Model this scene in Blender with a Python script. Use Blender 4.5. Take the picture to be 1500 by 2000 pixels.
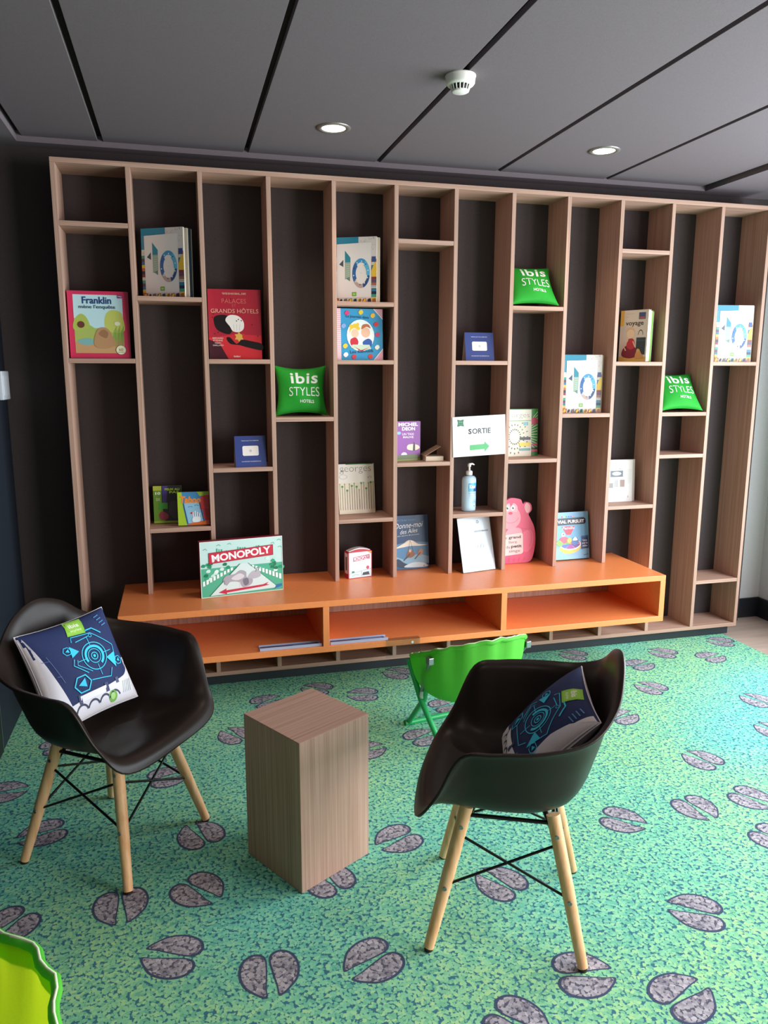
import bpy, bmesh, math, random
from mathutils import Matrix, Vector, Euler

random.seed(7)
for o in list(bpy.data.objects):
    bpy.data.objects.remove(o)
scene = bpy.context.scene
COL = scene.collection
R = math.radians

# ------------------------------------------------------------------ camera
cam_d = bpy.data.cameras.new('camera')
cam = bpy.data.objects.new('camera', cam_d)
COL.objects.link(cam)
cam_d.sensor_fit = 'VERTICAL'
cam_d.sensor_height = 36.0
cam_d.sensor_width = 27.0
cam_d.lens = 26.776
cam_d.clip_start = 0.05
_yaw, _pit, _rol = R(15.026), R(10.412), R(0.12)
_f = Vector((math.sin(_yaw) * math.cos(_pit), math.cos(_yaw) * math.cos(_pit), -math.sin(_pit)))
_r = Vector((math.cos(_yaw), -math.sin(_yaw), 0))
_u = _r.cross(_f)
_r2 = _r * math.cos(_rol) + _u * math.sin(_rol)
_u2 = _u * math.cos(_rol) - _r * math.sin(_rol)
_m = Matrix((_r2, _u2, -_f)).transposed().to_4x4()
_m.translation = Vector((0.480, -3.763, 1.584))
cam.matrix_world = _m
scene.camera = cam

# ------------------------------------------------------------------ world, daylight, exposure
wd = bpy.data.worlds.new('world')
scene.world = wd
wd.use_nodes = True
wd.node_tree.nodes['Background'].inputs[0].default_value = (1.0, 0.84, 0.76, 1)
wd.node_tree.nodes['Background'].inputs[1].default_value = 0.36

def area_light(name, loc, rot, sx, sy, power, color):
    d = bpy.data.lights.new(name, 'AREA')
    d.shape = 'RECTANGLE'
    d.size, d.size_y = sx, sy
    d.energy = power
    d.color = color
    o = bpy.data.objects.new(name, d)
    COL.objects.link(o)
    o.location = loc
    o.rotation_euler = rot
    return o

# daylight coming in through the big window in the right-hand wall
area_light('window_daylight', (4.13, -1.72, 1.32), (0, R(90), 0), 2.1, 2.44, 195, (0.84, 0.94, 1.0))
area_light('window_daylight', (4.13, -4.25, 1.32), (0, R(90), 0), 2.1, 1.74, 185, (0.98, 0.95, 0.94))  # second window's light, added to brighten front-facing surfaces

vs = scene.view_settings
vs.view_transform = 'Standard'
vs.look = 'None'
vs.exposure = 0.0
vs.gamma = 1.0
vs.use_curve_mapping = False

# ------------------------------------------------------------------ materials
def s2l(c):
    return c / 12.92 if c <= 0.04045 else ((c + 0.055) / 1.055) ** 2.4

def hexc(h):
    h = h.lstrip('#')
    return tuple(s2l(int(h[i:i + 2], 16) / 255) for i in (0, 2, 4)) + (1.0,)

_mc = {}
def M(col, rough=0.5, metal=0.0, spec=0.5):
    """plain node material cached by colour"""
    k = (col, rough, metal, spec)
    if k in _mc:
        return _mc[k]
    m = bpy.data.materials.new('paint_' + str(col).strip('#') + '_%d' % int(rough * 100))
    m.use_nodes = True
    b = m.node_tree.nodes['Principled BSDF']
    b.inputs['Base Color'].default_value = hexc(col)
    b.inputs['Roughness'].default_value = rough
    b.inputs['Metallic'].default_value = metal
    b.inputs['Specular IOR Level'].default_value = spec
    _mc[k] = m
    return m

class NT:
    def __init__(self, name):
        self.m = bpy.data.materials.new(name)
        self.m.use_nodes = True
        self.t = self.m.node_tree
        self.b = self.t.nodes['Principled BSDF']
    def n(self, typ, **kw):
        nd = self.t.nodes.new(typ)
        for k, v in kw.items():
            if k.startswith('i_'):
                key = k[2:]
                nd.inputs[int(key) if key.isdigit() else key.replace('_', ' ')].default_value = v
            else:
                setattr(nd, k, v)
        return nd
    def l(self, a, ao, b, bi):
        self.t.links.new(a.outputs[ao], b.inputs[bi])
    def ramp(self, stops):
        nd = self.t.nodes.new('ShaderNodeValToRGB')
        el = nd.color_ramp.elements
        while len(el) < len(stops):
            el.new(0.5)
        for e, (p, c) in zip(el, stops):
            e.position = p
            e.color = hexc(c) if isinstance(c, str) else c
        return nd

def wood_mat(name, scale, c0, c1, c2, rough=0.55):
    w = NT(name)
    tc = w.n('ShaderNodeTexCoord')
    mp = w.n('ShaderNodeMapping')
    mp.inputs['Scale'].default_value = scale
    n1 = w.n('ShaderNodeTexNoise', i_Scale=1.0, i_Detail=5.0, i_Roughness=0.6)
    rp = w.ramp([(0.30, c0), (0.5, c1), (0.72, c2)])
    w.l(tc, 'Object', mp, 'Vector'); w.l(mp, 'Vector', n1, 'Vector')
    w.l(n1, 'Fac', rp, 'Fac'); w.l(rp, 'Color', w.b, 'Base Color')
    bp = w.n('ShaderNodeBump', i_Strength=0.12, i_Distance=0.002)
    w.l(n1, 'Fac', bp, 'Height'); w.l(bp, 'Normal', w.b, 'Normal')
    w.b.inputs['Roughness'].default_value = rough
    w.b.inputs['Specular IOR Level'].default_value = 0.35
    return w.m

_w = ('#9d7a69', '#b28e7d', '#c09f8f')
WOOD_V = wood_mat('oak_laminate_upright', (150, 150, 1.6), *_w)
WOOD_H = wood_mat('oak_laminate_level', (1.6, 150, 150), *_w)
BEECH = wood_mat('beech', (60, 60, 3), '#dda271', '#e9b688', '#f0c59b', 0.42)
FLOORW = wood_mat('pale_plank_floor', (1.2, 14, 1), '#b39c90', '#c0aa9d', '#cab6a9', 0.4)

def noisy(name, col, amp=0.15, scale=300.0, rough=0.85, bump=0.1, spec=0.3):
    w = NT(name)
    n1 = w.n('ShaderNodeTexNoise', i_Scale=scale, i_Detail=2.0)
    tc = w.n('ShaderNodeTexCoord')
    c = hexc(col)
    lo = tuple(x * (1 - amp) for x in c[:3]) + (1,)
    hi = tuple(min(1, x * (1 + amp)) for x in c[:3]) + (1,)
    rp = w.ramp([(0.3, lo), (0.7, hi)])
    w.l(tc, 'Object', n1, 'Vector'); w.l(n1, 'Fac', rp, 'Fac'); w.l(rp, 'Color', w.b, 'Base Color')
    bp = w.n('ShaderNodeBump', i_Strength=bump, i_Distance=0.001)
    w.l(n1, 'Fac', bp, 'Height'); w.l(bp, 'Normal', w.b, 'Normal')
    w.b.inputs['Roughness'].default_value = rough
    w.b.inputs['Specular IOR Level'].default_value = spec
    return w.m

WALL_BLACK = noisy('black_wall_paint', '#443b3c', 0.1, 200, 0.8, 0.05)
WALL_NAVY = noisy('dark_navy_wall_paint', '#1c222c', 0.1, 200, 0.6, 0.05)
WALL_WHITE = noisy('white_wall_paint', '#d9d6d8', 0.03, 150, 0.8, 0.05)
CEIL = noisy('charcoal_ceiling_panel', '#71676c', 0.12, 420, 0.9, 0.12)
CEIL2 = noisy('charcoal_ceiling_plaster', '#756b71', 0.05, 200, 0.8, 0.04)
GAP = M('#1d1819', 0.9)
PLINTH = M('#23282f', 0.5)
ORANGE = noisy('orange_lacquer', '#f28f54', 0.03, 60, 0.33, 0.01, 0.5)
BLACKPL = noisy('black_polypropylene', '#231b18', 0.1, 500, 0.38, 0.03, 0.24)
BLACKMT = M('#101114', 0.35, 0.3)
CHROME = M('#b9bcc0', 0.25, 1.0)
STEEL = M('#8d9196', 0.35, 0.9)
WHITEPL = M('#efeae6', 0.4)

def carpet_mat(name, stops, gapcol, tint=None):
    w = NT(name)
    tc = w.n('ShaderNodeTexCoord')
    wob = w.n('ShaderNodeTexNoise', i_Scale=60.0, i_Detail=1.0)
    mixv = w.n('ShaderNodeMix', data_type='VECTOR')
    mixv.inputs['Factor'].default_value = 0.012
    w.l(tc, 'Object', wob, 'Vector')
    w.l(tc, 'Object', mixv, 'A'); w.l(wob, 'Color', mixv, 'B')
    v1 = w.n('ShaderNodeTexVoronoi', i_Scale=96.0, voronoi_dimensions='2D')
    w.l(mixv, 'Result', v1, 'Vector')
    sep = w.n('ShaderNodeSeparateColor')
    w.l(v1, 'Color', sep, 'Color')
    rp = w.ramp(stops)
    w.l(sep, 'Red', rp, 'Fac')
    # round leaves; the dark ground shows between them, more of it where a noise says so
    n2 = w.n('ShaderNodeTexNoise', i_Scale=85.0, i_Detail=3.0, i_Roughness=0.65)
    w.l(tc, 'Object', n2, 'Vector')
    thr = w.n('ShaderNodeMapRange')
    thr.inputs['From Min'].default_value = 0.40
    thr.inputs['From Max'].default_value = 0.70
    thr.inputs['To Min'].default_value = 0.90
    thr.inputs['To Max'].default_value = 0.15
    w.l(n2, 'Fac', thr, 'Value')
    sub = w.n('ShaderNodeMath', operation='SUBTRACT')
    w.l(thr, 'Result', sub, 0); w.l(v1, 'Distance', sub, 1)
    cl = w.n('ShaderNodeMapRange', interpolation_type='SMOOTHSTEP')
    cl.inputs['From Min'].default_value = -0.06
    cl.inputs['From Max'].default_value = 0.10
    w.l(sub, 'Value', cl, 'Value')
    mx = w.n('ShaderNodeMix', data_type='RGBA')
    mx.inputs['A'].default_value = hexc(gapcol)
    w.l(cl, 'Result', mx, 'Factor')
    if tint:
        n3 = w.n('ShaderNodeTexNoise', i_Scale=1.1, i_Detail=1.0)
        w.l(tc, 'Object', n3, 'Vector')
        t2 = w.ramp([(0.38, tint[0]), (0.62, tint[1])])
        w.l(n3, 'Fac', t2, 'Fac')
        mm = w.n('ShaderNodeMix', data_type='RGBA', blend_type='MULTIPLY')
        mm.inputs['Factor'].default_value = 1.0
        w.l(rp, 'Color', mm, 'A'); w.l(t2, 'Color', mm, 'B')
        w.l(mm, 'Result', mx, 'B')
    else:
        w.l(rp, 'Color', mx, 'B')
    w.l(mx, 'Result', w.b, 'Base Color')
    bp = w.n('ShaderNodeBump', i_Strength=0.25, i_Distance=0.002)
    w.l(cl, 'Result', bp, 'Height'); w.l(bp, 'Normal', w.b, 'Normal')
    w.b.inputs['Roughness'].default_value = 0.95
    w.b.inputs['Specular IOR Level'].default_value = 0.15
    return w.m

CARPET = carpet_mat('clover_carpet', [(0.0, '#74bdb0'), (0.35, '#8bd0be'), (0.7, '#9cdabf'), (1.0, '#b2e0ba')], '#3f7284',
                    ('#d2f5f0', '#f6f4d0'))
HOOF = carpet_mat('hoof_grey_leaves', [(0.0, '#85808c'), (0.4, '#a09aa3'), (0.8, '#b3adb4'), (1.0, '#c0bac0')], '#5a5866')
HOOFLINE = noisy('hoof_dark_outline', '#46506a', 0.15, 200, 0.95, 0.1, 0.1)

def glass_mat(name, col, alpha_rough=0.02, ior=1.45):
    w = NT(name)
    w.b.inputs['Base Color'].default_value = hexc(col)
    w.b.inputs['Transmission Weight'].default_value = 1.0
    w.b.inputs['Roughness'].default_value = alpha_rough
    w.b.inputs['IOR'].default_value = ior
    return w.m
ACRYL = glass_mat('clear_acrylic', '#f4f8fb', 0.03, 1.2)
GELBOT = glass_mat('frosted_clear_plastic', '#f2f8fb', 0.2, 1.2)
def nylon(name, col, tcol):
    m = noisy(name, col, 0.05, 250, 0.5, 0.1)
    t = m.node_tree
    tr = t.nodes.new('ShaderNodeBsdfTranslucent'); tr.inputs['Color'].default_value = hexc(tcol)
    mx = t.nodes.new('ShaderNodeMixShader'); mx.inputs[0].default_value = 0.42
    out = t.nodes['Material Output']
    t.links.new(t.nodes['Principled BSDF'].outputs[0], mx.inputs[1]); t.links.new(tr.outputs[0], mx.inputs[2])
    t.links.new(mx.outputs[0], out.inputs['Surface'])
    return m
GREENFAB = nylon('green_nylon', '#66cc48', '#7be052')
LIMEFAB = nylon('lime_nylon', '#cdee1e', '#e2f52a')
GREENTUBE = M('#23a860', 0.35)
IBISGREEN = noisy('green_cushion_cloth', '#1f9a2c', 0.08, 300, 0.7, 0.15)
NAVYCLOTH = noisy('navy_cushion_cloth', '#25315c', 0.08, 300, 0.75, 0.15)
WHITECLOTH = noisy('white_cushion_cloth', '#dcd5d8', 0.05, 300, 0.8, 0.15)
PAPER = M('#efe7dd', 0.7)

# ------------------------------------------------------------------ mesh helpers
class MB:
    """collects shapes into one mesh"""
    def __init__(self):
        self.v, self.f, self.mi, self.sm = [], [], [], []
    def add(self, vs, fs, mi=0, sm=False):
        b = len(self.v)
        self.v += [tuple(p) for p in vs]
        self.f += [tuple(b + i for i in f) for f in fs]
        self.mi += [mi] * len(fs)
        self.sm += [sm] * len(fs)
    def box(self, x0, y0, z0, x1, y1, z1, mi=0, bev=0.0):
        if bev <= 0:
            self.add([(x0, y0, z0), (x1, y0, z0), (x1, y1, z0), (x0, y1, z0), (x0, y0, z1), (x1, y0, z1), (x1, y1, z1), (x0, y1, z1)],
                     [(0, 3, 2, 1), (4, 5, 6, 7), (0, 1, 5, 4), (1, 2, 6, 5), (2, 3, 7, 6), (3, 0, 4, 7)], mi)
            return
        bm = bmesh.new()
        bmesh.ops.create_cube(bm, size=1)
        for v in bm.verts:
            v.co = Vector((x0 + (v.co.x + .5) * (x1 - x0), y0 + (v.co.y + .5) * (y1 - y0), z0 + (v.co.z + .5) * (z1 - z0)))
        bmesh.ops.bevel(bm, geom=bm.edges[:], offset=bev, segments=2, profile=0.6, affect='EDGES')
        self.bm(bm, mi)
    def bm(self, bm, mi=0, sm=False):
        bm.verts.index_update()
        self.add([v.co for v in bm.verts], [[v.index for v in f.verts] for f in bm.faces], mi, sm)
        bm.free()
    def tube(self, pts, r, n=10, mi=0, caps=True, r2=None):
        pts = [Vector(p) for p in pts]
        k = len(pts)
        rad = r if isinstance(r, (list, tuple)) else [r + ((r2 if r2 is not None else r) - r) * i / (k - 1) for i in range(k)]
        d0 = (pts[1] - pts[0]).normalized()
        a = d0.orthogonal().normalized()
        vs = []
        for i, p in enumerate(pts):
            d = (pts[min(i + 1, k - 1)] - pts[max(i - 1, 0)]).normalized()
            a = (a - d * a.dot(d)).normalized()
            b = d.cross(a)
            for j in range(n):
                t = 2 * math.pi * j / n
                vs.append(p + (a * math.cos(t) + b * math.sin(t)) * rad[i])
        fs = [(i * n + j, i * n + (j + 1) % n, (i + 1) * n + (j + 1) % n, (i + 1) * n + j) for i in range(k - 1) for j in range(n)]
        self.add(vs, fs, mi, True)
        if caps:
            self.add(vs[:n], [tuple(range(n))[::-1]], mi)
            self.add(vs[-n:], [tuple(range(n))], mi)
    def lathe(self, prof, n=32, mi=0, c=(0, 0, 0), sm=True, sx=1.0, sy=1.0):
        vs = []
        for r_, z in prof:
            for j in range(n):
                t = 2 * math.pi * j / n
                vs.append((c[0] + r_ * math.cos(t) * sx, c[1] + r_ * math.sin(t) * sy, c[2] + z))
        fs = [(i * n + j, i * n + (j + 1) % n, (i + 1) * n + (j + 1) % n, (i + 1) * n + j) for i in range(len(prof) - 1) for j in range(n)]
        self.add(vs, fs, mi, sm)
    def prism(self, poly, y0, y1, mi=0):
        """polygon in x,z extruded along y"""
        n = len(poly)
        vs = [(x, y0, z) for x, z in poly] + [(x, y1, z) for x, z in poly]
        self.add(vs, [tuple(range(n)), tuple(range(2 * n - 1, n - 1, -1))] + [(i, i + n, (i + 1) % n + n, (i + 1) % n) for i in range(n)], mi)
    def obj(self, name, mats, parent=None):
        me = bpy.data.meshes.new(name)
        me.from_pydata(self.v, [], self.f)
        for m in (mats if isinstance(mats, (list, tuple)) else [mats]):
            me.materials.append(m)
        me.polygons.foreach_set('material_index', self.mi)
        me.polygons.foreach_set('use_smooth', self.sm)
        me.update()
        o = bpy.data.objects.new(name, me)
        COL.objects.link(o)
        if parent:
            o.parent = parent
        return o

def fix_normals(o):
    bm = bmesh.new()
    bm.from_mesh(o.data)
    bmesh.ops.remove_doubles(bm, verts=bm.verts[:], dist=1e-6)
    bmesh.ops.recalc_face_normals(bm, faces=bm.faces[:])
    bm.to_mesh(o.data)
    bm.free()
    return o

def box(name, x0, y0, z0, x1, y1, z1, mat, parent=None, bev=0.0015):
    b = MB()
    b.box(x0, y0, z0, x1, y1, z1, 0, bev)
    return b.obj(name, mat, parent)

def tag(o, label=None, cat=None, group=None, kind=None):
    for k, v in (('label', label), ('category', cat), ('group', group), ('kind', kind)):
        if v:
            o[k] = v
    return o

def thing(name, label, cat, loc=(0, 0, 0), rot=(0, 0, 0), group=None):
    o = bpy.data.objects.new(name, None)
    o.empty_display_size = 0.05
    COL.objects.link(o)
    o.location = loc
    o.rotation_euler = rot
    return tag(o, label, cat, group)

def copy_tree(o, parent=None):
    c = o.copy()
    COL.objects.link(c)
    c.parent = parent
    for ch in list(o.children):
        copy_tree(ch, c)
    return c

# ------------------------------------------------------------------ flat print: lettering and pictures
def text_polys(s, bold=0.0, shear=0.0, spacing=1.0, res=3):
    cu = bpy.data.curves.new('t', 'FONT')
    cu.body = s
    cu.size = 1.0
    cu.offset = bold
    cu.shear = shear
    cu.space_character = spacing
    cu.resolution_u = res
    cu.align_x = 'CENTER'
    cu.fill_mode = 'FRONT'
    o = bpy.data.objects.new('t', cu)
    COL.objects.link(o)
    bpy.context.view_layer.update()
    dg = bpy.context.evaluated_depsgraph_get()
    me = bpy.data.meshes.new_from_object(o.evaluated_get(dg))
    vs = [(v.co.x, v.co.y) for v in me.vertices]
    fs = [tuple(p.vertices) for p in me.polygons]
    bpy.data.meshes.remove(me)
    bpy.data.objects.remove(o)
    bpy.data.curves.remove(cu)
    return vs, fs

def crom(pts, n=6, closed=True):
    """smooth closed outline through points"""
    out = []
    k = len(pts)
    for i in range(k if closed else k - 1):
        g = lambda j: pts[j % k] if closed else pts[max(0, min(k - 1, j))]
        p0, p1, p2, p3 = g(i - 1), g(i), g(i + 1), g(i + 2)
        for s in range(n):
            t = s / n
            out.append(tuple(0.5 * (2 * b + (c - a) * t + (2 * a - 5 * b + 4 * c - d) * t * t + (3 * b - a - 3 * c + d) * t ** 3)
                             for a, b, c, d in zip(p0, p1, p2, p3)))
    if not closed:
        out.append(tuple(pts[-1]))
    return out

class Art:
    """2-D print; coordinates are in units of (W,H): 0..1 across and up the face"""
    STEP = 0.00012
    def __init__(self, W, H):
        self.W, self.H = W, H
        self.items = []       # (verts2d in metres, faces, colour)
    def raw(self, vs, fs, col):
        self.items.append(([(x * self.W, y * self.H) for x, y in vs], fs, col))
    def poly(self, pts, col):
        self.raw(pts, [tuple(range(len(pts)))], col)
    def rect(self, x0, y0, x1, y1, col):
        self.poly([(x0, y0), (x1, y0), (x1, y1), (x0, y1)], col)
    def blob(self, pts, col, n=5):
        self.poly(crom(pts, n), col)
    def ell(self, cx, cy, rx, ry, col, n=24, a0=0, a1=360):
        if a1 - a0 >= 360:
            self.poly([(cx + rx * math.cos(2 * math.pi * i / n), cy + ry * math.sin(2 * math.pi * i / n)) for i in range(n)], col)
        else:
            self.poly([(cx, cy)] + [(cx + rx * math.cos(R(a0 + (a1 - a0) * i / n)), cy + ry * math.sin(R(a0 + (a1 - a0) * i / n))) for i in range(n + 1)], col)
    def ring(self, cx, cy, rx, ry, w, col, n=32, a0=0, a1=360, rot=0):
        """w: stroke as a share of the radius"""
        vs = []
        for i in range(n + 1):
            t = R(a0 + (a1 - a0) * i / n + rot)
            for q in (1 - w, 1.0):
                vs.append((cx + rx * q * math.cos(t), cy + ry * q * math.sin(t)))
        self.raw(vs, [(2 * i, 2 * i + 1, 2 * i + 3, 2 * i + 2) for i in range(n)], col)
    def line(self, pts, w, col):
        """polyline of width w metres"""
        P = [Vector((x * self.W, y * self.H)) for x, y in pts]
        vs = []
        for i, p in enumerate(P):
            d = (P[min(i + 1, len(P) - 1)] - P[max(i - 1, 0)])
            if d.length < 1e-9:
                d = Vector((1, 0))
            d.normalize()
            nrm = Vector((-d.y, d.x)) * w / 2
            vs += [p + nrm, p - nrm]
        self.items.append(([tuple(v) for v in vs], [(2 * i, 2 * i + 1, 2 * i + 3, 2 * i + 2) for i in range(len(P) - 1)], col))
    def text(self, s, x0, y0, x1, y1, col, bold=0.0, shear=0.0, spacing=1.0, rot=0.0, res=3):
        """lettering whose outline box fills x0..x1, y0..y1"""
        vs, fs = text_polys(s, bold, shear, spacing, res)
        ax, bx = min(v[0] for v in vs), max(v[0] for v in vs)
        ay, by = min(v[1] for v in vs), max(v[1] for v in vs)
        out = []
        cx, cy = (x0 + x1) / 2 * self.W, (y0 + y1) / 2 * self.H
        c, s_ = math.cos(R(rot)), math.sin(R(rot))
        for x, y in vs:
            px = (x0 + (x - ax) / (bx - ax) * (x1 - x0)) * self.W - cx
            py = (y0 + (y - ay) / (by - ay) * (y1 - y0)) * self.H - cy
            out.append((cx + px * c - py * s_, cy + px * s_ + py * c))
        self.items.append((out, fs, col))
    def build(self, name, parent, rough=0.45, surf=None, cuts=0):
        """surf(x, y, lift) -> 3-D point in the parent's frame; default: the plane y = 0 facing -y"""
        if surf is None:
            surf = lambda x, z, l: (x, -0.0003 - l, z)
        mats, idx, mb = [], {}, MB()
        for li, (vs, fs, col) in enumerate(self.items):
            if col not in idx:
                idx[col] = len(mats)
                mats.append(M(col, rough))
            lift = li * min(self.STEP, 0.0024 / max(1, len(self.items)))
            if cuts:
                bm = bmesh.new()
                bv = [bm.verts.new((x, y, 0)) for x, y in vs]
                for f in fs:
                    try:
                        bm.faces.new([bv[i] for i in f])
                    except ValueError:
                        pass
                for ax, L in ((0, self.W), (1, self.H)):
                    for k in range(1, cuts):
                        co = [0, 0, 0]; no = [0, 0, 0]
                        co[ax] = L * k / cuts; no[ax] = 1
                        bmesh.ops.bisect_plane(bm, geom=bm.verts[:] + bm.edges[:] + bm.faces[:], plane_co=co, plane_no=no, dist=1e-7)
                bmesh.ops.triangulate(bm, faces=bm.faces[:])
                bm.verts.index_update()
                mb.add([surf(v.co.x, v.co.y, lift) for v in bm.verts], [[v.index for v in f.verts] for f in bm.faces], idx[col], True)
                bm.free()
            else:
                mb.add([surf(x, y, lift) for x, y in vs], fs, idx[col])
        return mb.obj(name, mats, parent)

# ================================================================== THE ROOM
YW = 0.222          # black back wall
CZ = 2.583          # ceiling border
PZ = 2.606          # ceiling panels inside the recess
XL = -0.30          # left wall

b = MB(); b.box(-1.2, -5.6, -0.08, 4.4, 0.5, -0.012)
tag(b.obj('floor', FLOORW), kind='structure')

b = MB(); b.box(XL - 0.12, YW, 0, 3.93, YW + 0.12, CZ + 0.1)
tag(b.obj('wall_back', WALL_BLACK), kind='structure')
b = MB(); b.box(3.93, 0.311, -0.012, 4.30, 0.43, CZ + 0.1)
tag(b.obj('wall_alcove', WALL_WHITE), kind='structure')
b = MB(); b.box(XL - 0.12, -0.462, 0, XL, YW, CZ + 0.1)
tag(b.obj('wall_left', WALL_NAVY), kind='structure')
# black door in the left wall, towards the camera, with its steel edge strip
b = MB(); b.box(XL - 0.10, -1.42, 0.006, XL + 0.004, -0.470, 2.10)
d1 = tag(b.obj('door_1', M('#0d0d0f', 0.5)), kind='structure')
b = MB(); b.box(XL - 0.10, -0.470, 0.0, XL + 0.005, -0.462, 2.10)
b.obj('edge_strip', STEEL, d1)
b = MB(); b.box(XL + 0.004, -1.36, 1.02, XL + 0.05, -1.34, 1.04); b.box(XL + 0.04, -1.36, 1.02, XL + 0.055, -1.22, 1.04)
b.obj('door_handle', STEEL, d1)
b = MB(); b.box(XL - 0.12, -1.42, 2.10, XL, -0.462, CZ + 0.1); b.box(-1.12, -5.6, 0, -1.0, -1.42, CZ + 0.1); b.box(-1.12, -1.42, 0, XL - 0.12, -1.30, CZ + 0.1)
tag(b.obj('wall_left', WALL_NAVY), kind='structure')

# right wall with a large window and one added for light (outside the picture)
WX, WZ0, WZ1 = 4.155, 0.25, 2.40
WINS = ((-2.97, -0.47), (-5.15, -3.35))
b = MB()
for y0, y1 in ((-0.47, 0.43), (-3.35, -2.97), (-5.6, -5.15)):
    b.box(WX, y0, -0.012, WX + 0.15, y1, CZ + 0.1)
for y0, y1 in WINS:
    b.box(WX, y0, -0.012, WX + 0.15, y1, WZ0)
    b.box(WX, y0, WZ1, WX + 0.15, y1, CZ + 0.1)
tag(b.obj('wall_right', WALL_WHITE), kind='structure')
for i, (y0, y1) in enumerate(WINS):
    win = thing('window_%d' % (i + 1), None, None, (WX, 0, 0)); tag(win, kind='structure')
    b = MB()
    for y in (y0, (y0 + y1) / 2 - .025, y1 - 0.05):
        b.box(0.04, y, WZ0, 0.10, y + 0.05, WZ1)
    for z in (WZ0, WZ1 - 0.05):
        b.box(0.04, y0, z, 0.10, y1, z + 0.05)
    b.obj('window_frame', M('#d8d8d8', 0.4), win)
    b = MB(); b.box(0.066, y0 + .05, WZ0 + .05, 0.072, y1 - .05, WZ1 - .05)
    b.obj('window_pane', glass_mat('window_glass', '#f4f8fa', 0.0, 1.45), win)

b = MB(); b.box(3.93, 0.297, -0.012, WX, 0.311, 0.118)
tag(b.obj('baseboard_alcove', M('#22242b', 0.45)), kind='structure')
b = MB(); b.box(WX - 0.014, -5.6, -0.012, WX, 0.297, 0.118)
tag(b.obj('baseboard_right', M('#22242b', 0.45)), kind='structure')

# ceiling: plaster border with a shallow recess that holds long panels
CX0, CX1, CY0, CY1 = -0.156, 3.384, -4.9, 0.133
b = MB()
b.box(XL - 0.12, CY1, CZ, 4.4, 0.5, CZ + 0.09)
b.box(-1.2, -5.6, CZ, CX0, CY1, CZ + 0.09)
b.box(CX1, -5.6, CZ, 4.4, CY1, CZ + 0.09)
b.box(CX0, -5.6, CZ, CX1, CY0, CZ + 0.09)
ceil = tag(b.obj('ceiling', CEIL2), kind='structure')
b = MB(); b.box(CX0, CY0, PZ + 0.022, CX1, CY1, PZ + 0.06)
b.obj('recess_backing', GAP, ceil)
gx = [CX0 + 0.010, 0.195, 0.844, 1.488, 2.130, 2.754, CX1 - 0.012]
for i in range(6):
    x0 = gx[i] + (0.012 if i else 0.012)
    x1 = gx[i + 1] - (0.012 if i < 5 else 0.012)
    box('ceiling_panel', x0, CY0 + 0.02, PZ, x1, CY1 - 0.002, PZ + 0.022, CEIL, ceil, 0.0015)

# carpet with printed hoof marks
CARX = 3.665
b = MB(); b.box(XL, -1.42, -0.012, CARX, 0.034, 0.0); b.box(-0.98, -4.6, -0.012, CARX, -1.42, 0.0)
carpet = tag(b.obj('carpet', CARPET), 'green clover-leaf patterned carpet printed with grey hoof marks', 'carpet')
lobe = [(0.073, 0.016), (0.046, 0.015), (0.0, 0.009), (-0.045, 0.006), (-0.067, 0.016), (-0.073, 0.040), (-0.055, 0.066), (-0.015, 0.078), (0.030, 0.069), (0.060, 0.044), (0.075, 0.025)]
def hoof_mesh():
    mb = MB()
    for s in (1, -1):
        o = crom([(x, y * s) for x, y in lobe], 4)
        c = (sum(p[0] for p in o) / len(o), sum(p[1] for p in o) / len(o))
        if s < 0:
            o = o[::-1]
        big = [(c[0] + (x - c[0]) * 1.07, c[1] + (y - c[1]) * 1.10, 0.0004) for x, y in o]
        sml = [(c[0] + (x - c[0]) * 0.96, c[1] + (y - c[1]) * 0.93, 0.0007) for x, y in o]
        mb.add(big, [tuple(range(len(o)))[::-1]], 0)
        mb.add(sml, [tuple(range(len(o)))[::-1]], 1)
    return mb
hoofs = [(1.959, -1.577, -41), (2.265, -1.576, -81), (2.511, -1.574, -58), (2.409, -1.807, -62), (1.908, -2.051, 147), (1.461, -2.182, -12), (1.673, -2.314, 17), (1.223, -2.282, -50), (1.394, -1.779, 121), (1.144, -1.478, -159), (0.873, -1.625, 113), (0.924, -1.992, -156), (0.649, -1.964, -90), (0.395, -1.832, 158), (0.475, -1.573, -51), (0.246, -1.586, -85), (-0.065, -1.593, -131), (0.487, -1.275, 112), (-0.043, -1.129, -163), (0.377, -0.848, 12), (-0.076, -0.469, 21), (-0.225, -0.807, 2), (1.307, -0.281, 165), (1.096, -0.154, 150), (0.838, -0.243, 22), (0.66, -0.558, 122), (1.195, -0.837, 10), (3.109, -0.162, 136), (3.337, -0.288, 12), (3.556, -0.087, 143), (2.749, -0.575, 122), (2.878, -0.286, 13), (3.168, -0.838, 111), (2.425, -0.83, 18), (2.521, -1.274, 113), (3.005, -1.128, 108), (1.55, -0.06, 141), (2.594, -0.06, 144), (1.667, -0.507, 14), (1.458, -0.786, 22)]
h0 = None
for x, y, a in hoofs:
    if h0 is None:
        h0 = hoof_mesh().obj('hoof_print', [HOOFLINE, HOOF], carpet)
        h = h0
    else:
        h = h0.copy(); COL.objects.link(h); h.parent = carpet
    h.location = (x, y, 0.0)
    h.rotation_euler = (0, 0, R(a))

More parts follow.
